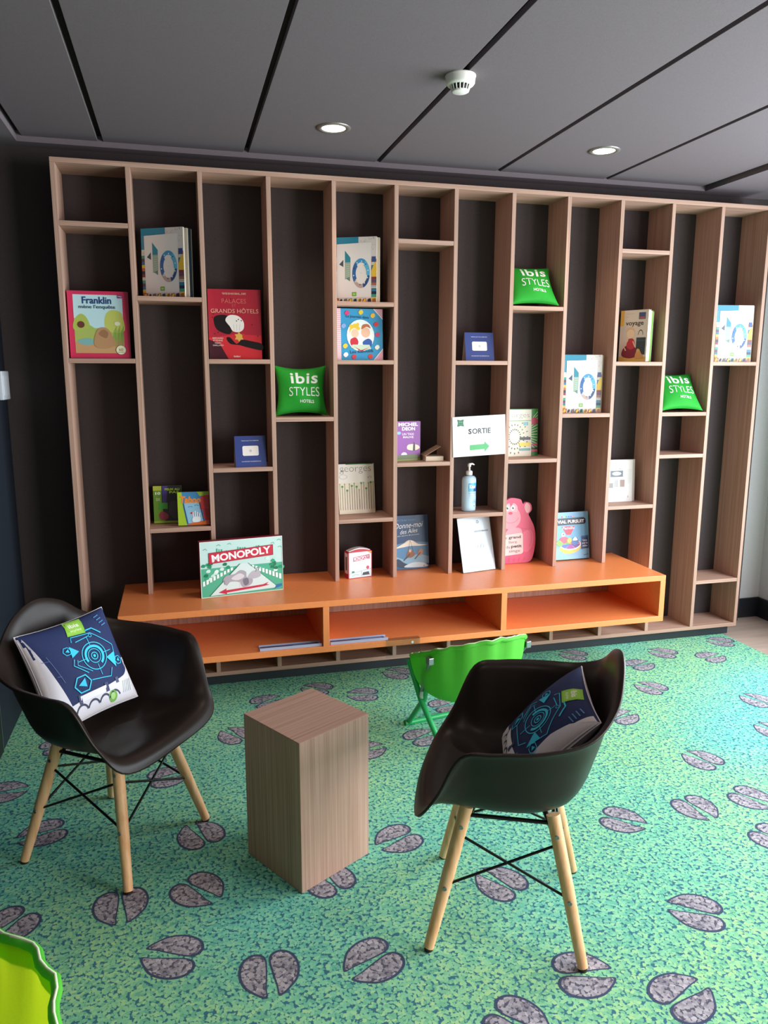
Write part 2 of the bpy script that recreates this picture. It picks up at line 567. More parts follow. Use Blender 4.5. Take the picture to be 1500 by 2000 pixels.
# ================================================================== BOOKCASE
S = 0.31
T2 = 0.0105
ZT = 2.4755
case = thing('bookcase', 'tall oak laminate bookcase of staggered open compartments against the black wall', 'bookcase', (0, 0, 0))
BZ, BU = 0.512, 0.255         # bench top, bench underside
BX0, BX1 = 0.178, 2.976
box('top_panel', -T2, 0, ZT, 12 * S + T2, 0.219, ZT + 0.021, WOOD_H, case)
box('bottom_panel', -T2, 0, 0.0565, 12 * S + T2, 0.219, 0.0775, WOOD_H, case)
box('side_panel', -T2, 0, 0.0775, T2, 0.219, ZT, WOOD_V, case)
box('side_panel', 12 * S - T2, 0, 0.0775, 12 * S + T2, 0.219, ZT, WOOD_V, case)
for k in range(1, 12):
    x = k * S
    if k <= 9:
        box('divider', x - T2, 0, BZ + 0.0005, x + T2, 0.219, ZT, WOOD_V, case)
        box('divider', x - T2, 0, 0.0775, x + T2, 0.219, BU - 0.0005, WOOD_V, case)
    else:
        box('divider', x - T2, 0, 0.0775, x + T2, 0.219, ZT, WOOD_V, case)
ZA, ZB, ZC, ZD, ZE = 1.9135, 1.632, 1.3525, 1.111, 0.8265
shelves = {0: [2.226, ZB], 1: [ZA, ZE], 2: [ZB, ZD], 3: [ZC], 4: [ZA, ZB, ZE], 5: [2.218, ZD], 6: [ZB, ZE], 7: [ZA, ZD], 8: [ZC],
           9: [2.222, ZB, ZE + .003], 10: [ZC, ZD + .002], 11: [ZB + .003, 0.350]}
for k, zs in shelves.items():
    for z in zs:
        box('shelf', k * S + T2, 0.0006, z - T2, (k + 1) * S - T2, 0.219, z + T2, WOOD_H, case)
box('back_panel', BX0 + 0.032, 0.188, BU + 0.031, BX1 - 0.032, 0.205, BZ - 0.031, WOOD_V, case)
box('plinth', 0.03, 0.035, 0.0, 3.70, 0.21, 0.0565, PLINTH, case)

# ================================================================== ORANGE BENCH
bench = thing('bench', 'long glossy orange lacquered bench unit with three open bays through the bookcase', 'bench', (0, 0, 0))
FY = -0.323
box('top_panel', BX0, FY, BZ - 0.030, BX1, 0.2185, BZ, ORANGE, bench, 0.002)
box('bottom_panel', BX0, FY, BU, BX1, 0.2185, BU + 0.030, ORANGE, bench, 0.002)
box('end_panel', BX0, FY, BU + 0.030, BX0 + 0.031, 0.2185, BZ - 0.030, ORANGE, bench, 0.001)
box('end_panel', BX1 - 0.031, FY, BU + 0.030, BX1, 0.2185, BZ - 0.030, ORANGE, bench, 0.001)
for x in (1.1185, 2.038):
    box('partition', x - 0.0150, FY, BU + 0.030, x + 0.0150, 0.187, BZ - 0.030, ORANGE, bench, 0.001)

# ================================================================== CHAIRS
def shell_surface():
    C = (0.0, 0.0, 0.418)
    st = [  # from the front centre round the left side to the back centre
        [(.10, 0, .419), (.175, 0, .432), (.222, 0, .437), (.252, 0, .426), (.268, 0, .402)],
        [(.09, .09, .421), (.165, .150, .438), (.208, .188, .447), (.236, .208, .437), (.250, .218, .412)],
        [(.065, .115, .424), (.125, .198, .450), (.158, .240, .492), (.178, .262, .510), (.192, .276, .505)],
        [(.05, .12, .424), (.085, .208, .455), (.105, .252, .545), (.118, .282, .625), (.128, .309, .640)],
        [(.02, .12, .422), (.03, .213, .455), (.035, .257, .555), (.038, .288, .642), (.038, .320, .662)],
        [(-.03, .12, .421), (-.06, .208, .458), (-.07, .250, .560), (-.075, .280, .650), (-.08, .312, .672)],
        [(-.07, .10, .421), (-.135, .172, .462), (-.160, .210, .570), (-.178, .235, .662), (-.192, .265, .690)],
        [(-.09, .065, .421), (-.172, .112, .465), (-.212, .142, .590), (-.240, .160, .705), (-.258, .182, .738)],
        [(-.10, .03, .421), (-.186, .055, .468), (-.230, .072, .605), (-.264, .088, .765), (-.282, .100, .800)],
        [(-.10, 0, .421), (-.19, 0, .470), (-.235, 0, .610), (-.272, 0, .790), (-.290, 0, .828)],
    ]
    full = st + [[(x, -y, z) for x, y, z in s] for s in st[-2:0:-1]]
    NS, NR = 6, 5
    rows = []
    for lvl in range(5):
        rows.append(crom([s[lvl] for s in full], NS, True))
    n = len(rows[0])
    mer = []
    for j in range(n):
        pts = [C] + [rows[l][j] for l in range(5)]
        mer.append(crom(pts, NR, False)[1:])
    k = len(mer[0])
    vs = [C] + [p for m in mer for p in m]
    fs = []
    for j in range(n):
        a, c = 1 + j * k, 1 + ((j + 1) % n) * k
        fs.append((0, a, c))
        for i in range(k - 1):
            fs.append((a + i, a + i + 1, c + i + 1, c + i))
    return vs, fs

def make_chair(label):
    t = thing('armchair', label, 'chair', group='black shell armchairs around the wooden cube')
    vs, fs = shell_surface()
    mb = MB(); mb.add(vs, fs, 0, True)
    sh = mb.obj('shell', BLACKPL, t)
    md = sh.modifiers.new('thick', 'SOLIDIFY'); md.thickness = 0.007; md.offset = -1
    hf, ht = 0.2085, 0.118
    tops, feet = [], []
    for sx, sy in ((1, 1), (1, -1), (-1, -1), (-1, 1)):
        a = Vector((sx * ht, sy * ht, 0.395)); f = Vector((sx * hf, sy * hf, 0.009))
        tops.append(a); feet.append(f)
        m2 = MB(); m2.tube([a, a.lerp(f, .5), f], [0.0190, 0.0180, 0.0145], 14)
        lg = m2.obj('leg', BEECH, t)
        out = Vector((sx, sy, 0)).normalized()
        for q in (0.13, 0.56):
            p = a.lerp(f, q)
            d = Vector((0, sy, 0)).normalized()
            m3 = MB(); m3.tube([p + d * 0.0160, p + d * 0.0200], 0.0058, 12)
            m3.obj('bolt', STEEL, lg)
        m3 = MB(); m3.tube([f - Vector((0, 0, .008)), f + Vector((0, 0, .001))], 0.0125, 12)
        m3.obj('foot_glide', M('#241d18', 0.6), lg)
    for i in range(4):
        j = (i + 1) % 4
        for p, q in ((i, j), (j, i)):
            m2 = MB(); m2.tube([tops[p].lerp(feet[p], .20), tops[q].lerp(feet[q], .56)], 0.0040, 8)
            m2.obj('brace', BLACKMT, t)
    m2 = MB()
    for i in range(4):
        m2.tube([tops[i].lerp(feet[i], .06), tops[(i + 1) % 4].lerp(feet[(i + 1) % 4], .06)], 0.006, 8)
        m2.tube([tops[i].lerp(feet[i], .2), tops[i] * 0.8 + Vector((0, 0, .085))], 0.010, 8)
    m2.obj('under_frame', BLACKMT, t)
    return t
chairL = make_chair('black shell armchair on beech legs with an upright cushion showing bright blue dials')
chairL.location = (0.219, -1.241, 0); chairL.rotation_euler = (0, 0, R(-36))
chairR = copy_tree(chairL)
chairR['label'] = 'black shell armchair on beech legs with a sideways navy cushion, near the green folding chair'
chairR.location = (1.364, -1.891, 0); chairR.rotation_euler = (0, 0, R(155))

# ================================================================== CUSHIONS
def pillow(name, label, cat, w, h, thick, front, back, loc, rot, art=None, group=None, pinch=0.10, cuts=14, margin=None):
    """origin at the pillow's centre; x right, z up, front faces -y"""
    t = thing(name, label, cat, loc, rot, group)
    def P(u, v, side):
        x = w / 2 * u * (1 - pinch * (1 - v * v))
        z = h / 2 * v * (1 - pinch * (1 - u * u))
        q = max(0.0, (1 - u * u) * (1 - v * v))
        y = -side * thick / 2 * (q ** 0.42)
        y += 0.004 * math.sin(5 * u + 3 * v) * q
        return (x, y, z)
    N = 26
    for side, mat, nm in ((1, front, 'front_panel'), (-1, back, 'back_panel')):
        mb = MB()
        g = [math.sin(math.pi / 2 * (-1 + 2 * i / N)) for i in range(N + 1)]
        vs = [P(u, v, side) for v in g for u in g]
        fs = []
        for j in range(N):
            for i in range(N):
                a = j * (N + 1) + i
                f = (a, a + 1, a + N + 2, a + N + 1)
                fs.append(f if side > 0 else f[::-1])
        mb.add(vs, fs, 0, True)
        if margin and side > 0:      # the white border runs over the rounded edge of the front
            for j in range(N):
                for i in range(N):
                    u, v = (g[i] + g[i + 1]) / 2, (g[j] + g[j + 1]) / 2
                    if max(abs(u), abs(v)) > 0.76 and margin((u + 1) / 2, (v + 1) / 2):
                        mb.mi[j * N + i] = 1
        mb.obj(nm, [mat, back] if side > 0 else mat, t)
    mb = MB()
    rim = [P(-1 + 2 * i / 20, -1, 1) for i in range(20)] + [P(1, -1 + 2 * i / 20, 1) for i in range(20)] + \
          [P(1 - 2 * i / 20, 1, 1) for i in range(20)] + [P(-1, 1 - 2 * i / 20, 1) for i in range(21)]
    mb.tube(rim, 0.0022, 6, caps=False)
    mb.obj('seam_piping', back, t)
    if art:
        def surf(x, y, l):
            u, v = max(-.995, min(.995, x / w * 2 - 1)), max(-.995, min(.995, y / h * 2 - 1))
            p = Vector(P(u, v, 1))
            du = Vector(P(u + .004, v, 1)) - Vector(P(u - .004, v, 1)); dv = Vector(P(u, v + .004, 1)) - Vector(P(u, v - .004, 1))
            nn = du.cross(dv).normalized()
            if nn.y > 0:
                nn = -nn
            return p + nn * (0.0012 + l)
        art.build('printed_design', t, 0.7, surf, cuts)
    return t

def hotel_art(w, h):
    a = Art(w, h)
    W = '#e9efe6'
    a.text('ibis', .27, .64, .86, .90, W, bold=0.02, spacing=1.08)
    a.text('STYLES', .22, .36, .90, .56, W, bold=-0.006)
    a.text('HOTELS', .46, .20, .76, .27, W, bold=0.012)
    return a

G = 'green lettered cushions on the shelves'
pillow('cushion', 'green lettered cushion upright beside the red chef-glove book compartment', 'cushion', 0.262, 0.250, 0.085, IBISGREEN, IBISGREEN,
       (1.085, 0.122, ZC + T2 + 0.1275), (R(-8), 0, R(-2)), hotel_art(.262, .250), G, 0.15)
pillow('cushion', 'green lettered cushion slumped in the compartment above the pink ape book', 'cushion', 0.262, 0.255, 0.085, IBISGREEN, IBISGREEN,
       (2.322, 0.098, ZA + T2 + 0.112), (R(-36), 0, R(-3)), hotel_art(.262, .255), G, 0.14)
pillow('cushion', 'green lettered cushion slumped in the compartment next to the alcove-side column', 'cushion', 0.262, 0.255, 0.085, IBISGREEN, IBISGREEN,
       (3.258, 0.098, ZC + T2 + 0.112), (R(-36), 0, R(-3)), hotel_art(.262, .255), G, 0.14)

def dial_art(s, margin):
    a = Art(s, s)
    a.poly(margin, '#ddd9e2')
    cy_, wt, gr = '#2fc4ea', '#ddd9e2', '#7fc241'
    # white lower band with machine shapes
    a.poly([(0.0, 0.0), (1.0, 0.0), (1.0, 0.40)] + crom([(0.985, .46), (.955, .36), (.91, .285), (.80, .245), (.4, .20), (0.0, .16)], 5, False), wt)
    for i in range(4):
        a.ring(.30 + .13 * i, .06, .075, .10, .22, '#3a3f55', 16, 20, 160)
    a.ell(.66, .10, .055, .06, '#6fae45'); a.ell(.66, .10, .03, .035, '#a6cf7e')
    for i in range(5):
        a.line([(.80 + .025 * i, .09), (.83 + .025 * i, .21)], .0016, '#7a9a7a')
    a.rect(.30, .175, .60, .235, '#e9e6ee'); a.rect(.28, .16, .315, .25, '#3a4266'); a.rect(.585, .165, .63, .26, '#3a4266')
    a.rect(.74, .21, .78, .27, '#4b5378')
    # green emblem
    a.poly([(.42, .84), (.62, .82), (.66, .98), (.47, .99)], '#8ac63f')
    a.poly([(.44, .855), (.60, .84), (.635, .965), (.485, .975)], '#97d04b')
    a.text('ibis', .49, .91, .60, .955, '#eef6dd', bold=.03, rot=-4)
    a.text('styles', .48, .86, .60, .895, '#eef6dd', rot=-4)
    # target dial
    cx, cyy = .60, .56
    for r_, w_ in ((.150, .06), (.118, .22), (.078, .10), (.042, .22)):
        a.ring(cx, cyy, r_, r_, w_, cy_, 28, -60 if r_ == .118 else 0, 200 if r_ == .118 else 360)
    a.ell(cx, cyy, .016, .016, cy_)
    for q in range(4):
        t_ = R(90 * q)
        a.line([(cx + .09 * math.cos(t_), cyy + .09 * math.sin(t_)), (cx + .21 * math.cos(t_), cyy + .21 * math.sin(t_))], .0022, cy_)
    def hexa(x, y, r_, w_):
        a.ring(x, y, r_, r_, w_, cy_, 6)
    hexa(.36, .34, .095, .14); a.poly([(.31, .34), (.39, .39), (.39, .30)], cy_)
    hexa(.865, .43, .05, .16); a.poly([(.845, .43), (.88, .455), (.88, .41)], cy_)
    a.poly([(.73, .50), (.85, .53), (.81, .37)], cy_)
    hexa(.33, .70, .048, .16); a.poly([(.31, .70), (.35, .72), (.35, .68)], cy_)
    a.poly([(.35, .62), (.45, .66), (.37, .74)], cy_)
    a.line([(.42, .77), (.44, .82), (.66, .80), (.86, .60), (.84, .50)], .0028, cy_)
    a.line([(.46, .76), (.62, .775)], .0028, cy_); a.ring(.645, .775, .02, .02, .3, cy_, 14)
    a.line([(.36, .60), (.33, .54), (.45, .42)], .0028, cy_); a.line([(.39, .58), (.37, .53), (.50, .42)], .0022, cy_)
    a.line([(.46, .34), (.70, .30), (.75, .38)], .0028, cy_)
    a.line([(.62, .84), (.70, .84), (.78, .76)], .0045, cy_)
    for i in range(4):
        a.line([(.80 + .012 * i, .93 - .035 * i), (.87 + .012 * i, .94 - .035 * i)], .003, '#4d8fc4')
    a.line([(.13, .72), (.20, .42)], .0015, '#5c6ca8'); a.line([(.08, .68), (.14, .67)], .0015, '#5c6ca8'); a.line([(.15, .50), (.19, .49)], .0015, '#5c6ca8')
    return a
pillow('cushion', 'navy cushion with bright blue dials standing upright in the chair by the black door', 'cushion', .340, .340, .125, NAVYCLOTH, WHITECLOTH,
       (0.120, -1.170, 0.606), (R(-26.3), R(-1.5), R(44.6)), dial_art(.340, [(0, 0), (.24, .0), (.20, .20), (.13, .50), (.07, .80), (.03, 1), (0, 1)]), 'dial cushions on the armchairs', 0.06, 16,
       lambda u, v: v < .16 + .08 * u or u < .165 - .16 * v or (u > .95 and v < .42))
pillow('cushion', 'navy dial cushion turned on its side in the chair near the green folding chair', 'cushion', .340, .340, .125, NAVYCLOTH, WHITECLOTH,
       (1.452, -1.935, 0.580), (R(-42), R(3), R(249)), dial_art(.340, [(1, .30), (1, 1), (.975, .97), (.90, .80), (.88, .62), (.90, .40)]), 'dial cushions on the armchairs', 0.06, 16,
       lambda u, v: v < .16 + .08 * u or (u > .9 and v < .985))

# ================================================================== WOODEN CUBE TABLE
# square pedestal: footprint corners measured on the floor
cx, cy = 0.912, -1.528
blk = thing('side_table', 'tall square oak laminate pedestal table standing between the two armchairs', 'table', (0.8345, -1.4775, 0.0008), (0, 0, R(30.0)))
hs, hh = 0.1425, 0.499
b = MB()
b.box(-hs, -hs, 0.0, hs, hs, hh - 0.002, 0, 0.0012)
b.obj('body', WOOD_V, blk)
b = MB(); b.box(-hs, -hs, hh - 0.0019, hs, hs, hh, 0, 0.0008)
b.obj('top_panel', WOOD_H, blk)

# ================================================================== FOLDING MOON CHAIRS
def make_moon(label, inner, outer, loc, rz, q0=0.0):
    t = thing('folding_chair', label, 'chair', loc, (0, 0, R(rz)), 'children folding bowl chairs')
    # bowl: rim is a tilted ellipse, higher at the back (-x)
    def rimp(a):
        ca, sa = math.cos(a), math.sin(a)
        return Vector((0.215 * ca - 0.03, 0.245 * sa, 0.415 - 0.095 * ca))
    n, k = 64, 12
    for side, mat, nm, off in ((1, inner, 'seat_lining', 0.0), (-1, outer, 'seat_fabric', 0.006)):
        vs = []
        base = Vector((0.0, 0, 0.195 - off))
        for j in range(n):
            a = 2 * math.pi * j / n
            rp = rimp(a)
            for i in range(k + 1):
                q = i / k if side > 0 else q0 + (1 - q0) * i / k
                rr = math.sin(q * math.pi / 2) ** 0.65
                p = base.lerp(rp, rr)
                p.z = base.z + (rp.z - base.z) * (1 - math.cos(q * math.pi / 2)) ** 1.1
                rad = Vector((p.x, p.y, 0))
                w_ = 0.006 * math.sin(a * 15) * q ** 3 + 0.004 * math.sin(a * 7 + 1) * q
                p += Vector((math.cos(a), math.sin(a), 0)) * (w_ + (off if q > .2 else 0)) + Vector((0, 0, 0.003 * math.sin(a * 22) * q ** 6))
                vs.append(p)
        fs = []
        for j in range(n):
            for i in range(k):
                a_, c_ = j * (k + 1) + i, ((j + 1) % n) * (k + 1) + i
                fs.append((a_, a_ + 1, c_ + 1, c_) if side > 0 else (a_, c_, c_ + 1, a_ + 1))
        mb = MB(); mb.add(vs, fs, 0, True)
        o = mb.obj(nm, mat, t)
        fix_normals(o)
    mb = MB()
    pts = []
    for j in range(n + 1):
        a = 2 * math.pi * j / n
        p = rimp(a) + Vector((math.cos(a), math.sin(a), 0)) * (0.004 + 0.006 * math.sin(a * 15)) + Vector((0, 0, .004 + 0.003 * math.sin(a * 22)))
        pts.append(p)
    mb.tube(pts, 0.010, 8, caps=False)
    mb.obj('rim_hem', outer, t)
    mb = MB(); mb.tube([p + Vector((0, 0, .0075)) for p in pts], 0.0035, 6, caps=False)
    mb.obj('rim_piping', M('#d9e8c4', 0.6), t)
    # crossed tube legs on each side, joined by floor bars
    for s in (1, -1):
        y = 0.180 * s
        piv = Vector((0.03, y, 0.185))
        ft, bk = Vector((0.175, y, 0.0135)), Vector((-0.155, y, 0.0135))
        m2 = MB(); m2.tube([ft, piv, Vector((-0.10, y * 1.22, 0.395))], 0.0125, 10); m2.obj('leg', GREENTUBE, t)
        m2 = MB(); m2.tube([bk, piv + Vector((0, .016 * s, 0)), Vector((0.11, y * 1.20, 0.345))], 0.0125, 10); m2.obj('leg', GREENTUBE, t)
        m2 = MB(); m2.tube([piv + Vector((-.004, .012 * s, .015)), piv + Vector((-.022, .018 * s, .055))], 0.0125, 10); m2.obj('joint_sleeve', M('#d7dcd8', 0.4), t)
        m2 = MB(); m2.tube([piv + Vector((-.02, .024 * s, .05)), Vector((-0.125, y * 1.33, 0.420))], 0.0075, 8); m2.obj('strut', STEEL, t)
        m2 = MB(); m2.box(-0.14, y * 1.33 - .012, 0.410, -0.112, y * 1.33 + .012, 0.440, 0, .003); m2.obj('rim_clip', STEEL, t)
    for x in (0.175, -0.155):
        m2 = MB(); m2.tube([(x, -0.190, 0.0125), (x, 0.190, 0.0125)], 0.0120, 10); m2.obj('floor_bar', GREENTUBE, t)
        for s in (1, -1):
            m3 = MB(); m3.tube([(x, 0.172 * s, 0.0135), (x, 0.200 * s, 0.0135)], 0.0135, 10); m3.obj('end_cap', M('#1c8f4d', 0.5), t)
    return t
make_moon('green folding bowl chair for children behind an armchair, facing the orange bench', GREENFAB, GREENFAB, (1.640, -0.800, 0), 100)
make_moon('green folding bowl chair with lime yellow lining standing well forward of the armchairs', LIMEFAB, GREENFAB, (-0.025, -2.530, 0), 226, 0.93)

# ================================================================== BOOKS, BOXES
def lean_loc(x, y, z, t, lean):
    return (x, y, z + t * math.sin(R(lean)) + 0.0003)

def book(name, label, cat, x, y, z, w, h, t, yaw, lean, art, cover, group=None, kind='book', pages='#e8dfd2', rough=0.4, spine=None):
    r = thing(name, label, cat, lean_loc(x, y, z, t, lean), (R(-lean), 0, R(yaw)), group)
    c = M(cover, rough)
    if kind == 'book':          # hard cover: two boards, a spine and the page block
        bt = min(0.0025, t * .2)
        mb = MB()
        mb.box(0, 0, 0, w, bt, h, 0); mb.box(0, t - bt, 0, w, t, h, 0); mb.box(0, bt, 0, bt, t - bt, h, 0)
        mb.obj('cover', c if not spine else M(spine, rough), r)
        mb = MB(); mb.box(bt, bt, 0.003, w - 0.003, t - bt, h - 0.003)
        mb.obj('pages', M(pages, 0.8), r)
    elif kind == 'magazine':    # soft cover, flush page block
        mb = MB(); mb.box(0, 0, 0, w, 0.0008, h); mb.box(0, t - 0.0008, 0, w, t, h); mb.box(0, 0.0008, 0, 0.0008, t - 0.0008, h)
        mb.obj('cover', c, r)
        mb = MB(); mb.box(0.0008, 0.0008, 0.0005, w - 0.0006, t - 0.0008, h - 0.0005)
        mb.obj('pages', M(pages, 0.8), r)
    else:                       # game box: tray and overlapping lid
        mb = MB(); mb.box(0, 0, 0, w, t * .62, h, 0, 0.001)
        mb.obj('lid', c, r)
        mb = MB(); mb.box(0.0015, t * .62, 0.0015, w - 0.0015, t, h - 0.0015, 0, 0.0005)
        mb.obj('tray', M(pages, 0.6), r)
    if art:
        art.build('printed_cover', r, rough)
    return r

# ---- picture book with a pink border
def art_pink():
    a = Art(.262, .300)
    a.rect(.09, .075, .90, .945, '#bfe0e6')
    a.rect(.09, .075, .90, .45, '#a9b860'); a.poly([(.09, .60), (.30, .52), (.42, .45), (.09, .40)], '#9fbf56')
    a.blob([(.60, .62), (.70, .72), (.85, .70), (.90, .60), (.90, .40), (.62, .42)], '#c3c763')
    a.blob([(.09, .56), (.20, .66), (.30, .60), (.33, .45), (.09, .42)], '#aebc58')
    a.poly([(.09, .075), (.90, .075), (.90, .26), (.55, .30), (.09, .24)], '#c79a6a')
    a.blob([(.12, .25), (.30, .30), (.45, .24), (.28, .19)], '#7fb0ae')
    for i in range(9):
        a.line([(.72 + .02 * i, .18), (.74 + .02 * i, .42 + .03 * (i % 3))], .002, '#6f9a3b')
    a.ell(.20, .50, .06, .05, '#6b3a2e'); a.ell(.80, .52, .05, .03, '#e6e0c0')
    a.blob([(.40, .20), (.46, .42), (.60, .46), (.70, .36), (.74, .20), (.56, .14)], '#b98b63')   # a brown boulder
    a.blob([(.48, .36), (.56, .43), (.64, .38), (.60, .30)], '#9c6f4d')
    a.text('Franklin', .24, .81, .72, .915, '#1d3f7c', bold=.02)
    a.text("mène l'enquête", .18, .725, .78, .795, '#22304e', bold=.01)
    a.rect(.82, .90, .90, .945, '#7d2a7c'); a.text('PBJ', .83, .91, .89, .935, '#f2e6f2')
    a.ell(.84, .125, .085, .072, '#efe7c2'); a.ring(.84, .125, .085, .072, .06, '#4a3a2a')
    a.text('60', .805, .11, .875, .15, '#6b4a30'); a.text('autocollants', .785, .085, .895, .10, '#6b4a30')
    return a
book('picture_book', 'large picture book with bright pink border and countryside cover', 'book', .0175, .030, ZB + T2, .262, .300, .028, 0, 3, art_pink(), '#d2325a', kind='book', pages='#9cb58a')

# ---- red hotel book
def art_red():
    a = Art(.250, .328)
    a.rect(0, 0, 1, 1, '#a51f33'); a.poly([(0, 0), (1, 0), (1, .34), (.5, .36), (0, .30)], '#c92a33')
    a.poly([(0, 0), (.36, 0), (.2, .22), (0, .28)], '#3d1220')
    a.blob([(.10, .58), (.16, .42), (.40, .36), (.45, .52), (.36, .62), (.20, .63)], '#15090c')
    a.blob([(.32, .56), (.40, .63), (.56, .62), (.66, .54), (.66, .44), (.58, .39), (.46, .40), (.40, .47)], '#e6dfda')
    for i in range(3):
        a.line([(.48 + .05 * i, .41), (.47 + .06 * i, .50)], .0015, '#b5aca8')
    a.blob([(.33, .30), (.40, .22), (.58, .20), (.72, .17), (1.0, .13), (1.0, .22), (.80, .26), (.62, .28), (.52, .22), (.40, .31)], '#12090b')
    st = [(.57 + (.095 if i % 2 == 0 else .055) * math.cos(R(90 + 30 * i)), .32 + (.075 if i % 2 == 0 else .045) * math.sin(R(90 + 30 * i))) for i in range(12)]
    a.poly(st, '#d8a850')
    a.text('TEXTES DE NOS GRANDS CHEFS', .27, .925, .72, .95, '#e3b7a0', bold=.01)
    a.text('PALACES', .26, .80, .72, .865, '#d0605a'); a.text('ET', .45, .745, .53, .785, '#c8504c')
    a.text('GRANDS HÔTELS', .05, .66, .95, .735, '#d99a86', bold=.004)
    a.text('BERNARD\nETIENNE', .07, .255, .27, .31, '#e0cfc8'); a.text('MARC\nGAILLARD', .07, .185, .27, .24, '#e0cfc8')
    a.text('Robillard', .46, .025, .58, .05, '#f0d8d0', bold=.02)
    for i in range(16):
        a.ell(random.uniform(.05, .95), random.uniform(.3, .98), .010, .008, '#4a0c14', 8)
    return a
book('art_book', 'large dark red hotel book with a white-gloved hand on its cover', 'book', .637, .060, ZB + T2, .250, .328, .026, -5, 4, art_red(), '#8e1a2a')

# ---- blue nursery rhyme book
def art_kids():
    a = Art(.236, .252)
    a.rect(0, 0, 1, 1, '#2f94c4')
    a.rect(0, 0, .085, 1, '#e9c9d2')
    for i in range(26):
        a.line([(0, .02 + i * .038), (.085, .02 + i * .038)], .0012, '#c8405c')
    a.poly([(.80, 1), (1, 1), (1, .80)], '#e8b7c4'); a.poly([(.80, 0), (1, 0), (1, .22)], '#e8b7c4')
    for i in range(6):
        a.line([(.83 + .03 * i, 1), (1, .83 + .03 * i)], .001, '#c8405c'); a.line([(.83 + .03 * i, 0), (1, .19 - .03 * i)], .001, '#c8405c')
    a.line([(.80, 1), (1, .80)], .003, '#eef3f4'); a.line([(.80, 0), (1, .22)], .003, '#eef3f4')
    a.ell(.51, .48, .30, .31, '#eef1ee')
    a.ell(.385, .52, .085, .085, '#eec2a6'); a.blob([(.27, .50), (.28, .64), (.40, .71), (.50, .62), (.46, .58), (.38, .62), (.30, .58)], '#f0c63a')
    a.ell(.30, .66, .035, .035, '#f0c63a'); a.ell(.45, .69, .035, .035, '#f0c63a')
    a.ell(.62, .54, .10, .10, '#eab79a'); a.blob([(.53, .60), (.56, .69), (.68, .70), (.73, .62), (.64, .65)], '#c06a3a')
    a.blob([(.29, .40), (.40, .44), (.46, .36), (.42, .27), (.30, .29)], '#c8283c'); a.blob([(.56, .36), (.68, .42), (.76, .36), (.72, .25), (.58, .28)], '#2b57a5')
    a.poly([(.33, .30), (.70, .30), (.74, .22), (.52, .18), (.30, .24)], '#c8d7c0'); a.poly([(.36, .27), (.52, .19), (.70, .25), (.52, .16)], '#c8283c')
    for x, y, c in ((.22, .91, '#d83c78'), (.52, .93, '#e6c534'), (.78, .87, '#efb83c'), (.85, .70, '#d8332e'), (.88, .50, '#c33b62'), (.87, .25, '#efeee6'), (.72, .07, '#d13a2c'), (.36, .06, '#d13a44'), (.17, .27, '#f0c63a'), (.18, .10, '#f4f4ee'), (.14, .66, '#89a7d8')):
        a.blob([(x - .05, y), (x - .02, y + .04), (x + .03, y + .045), (x + .055, y), (x + .01, y - .045), (x - .03, y - .035)], c)
    a.text('La journée dans', .20, .80, .70, .87, '#17304f', rot=-3); a.text('Les Ribouldi', .28, .14, .78, .20, '#17304f', rot=4)
    return a
book('picture_book', 'square blue picture book with two cartoon children in a white circle', 'book', 1.262, .055, ZB + T2, .236, .252, .018, 0, 3, art_kids(), '#2f94c4')

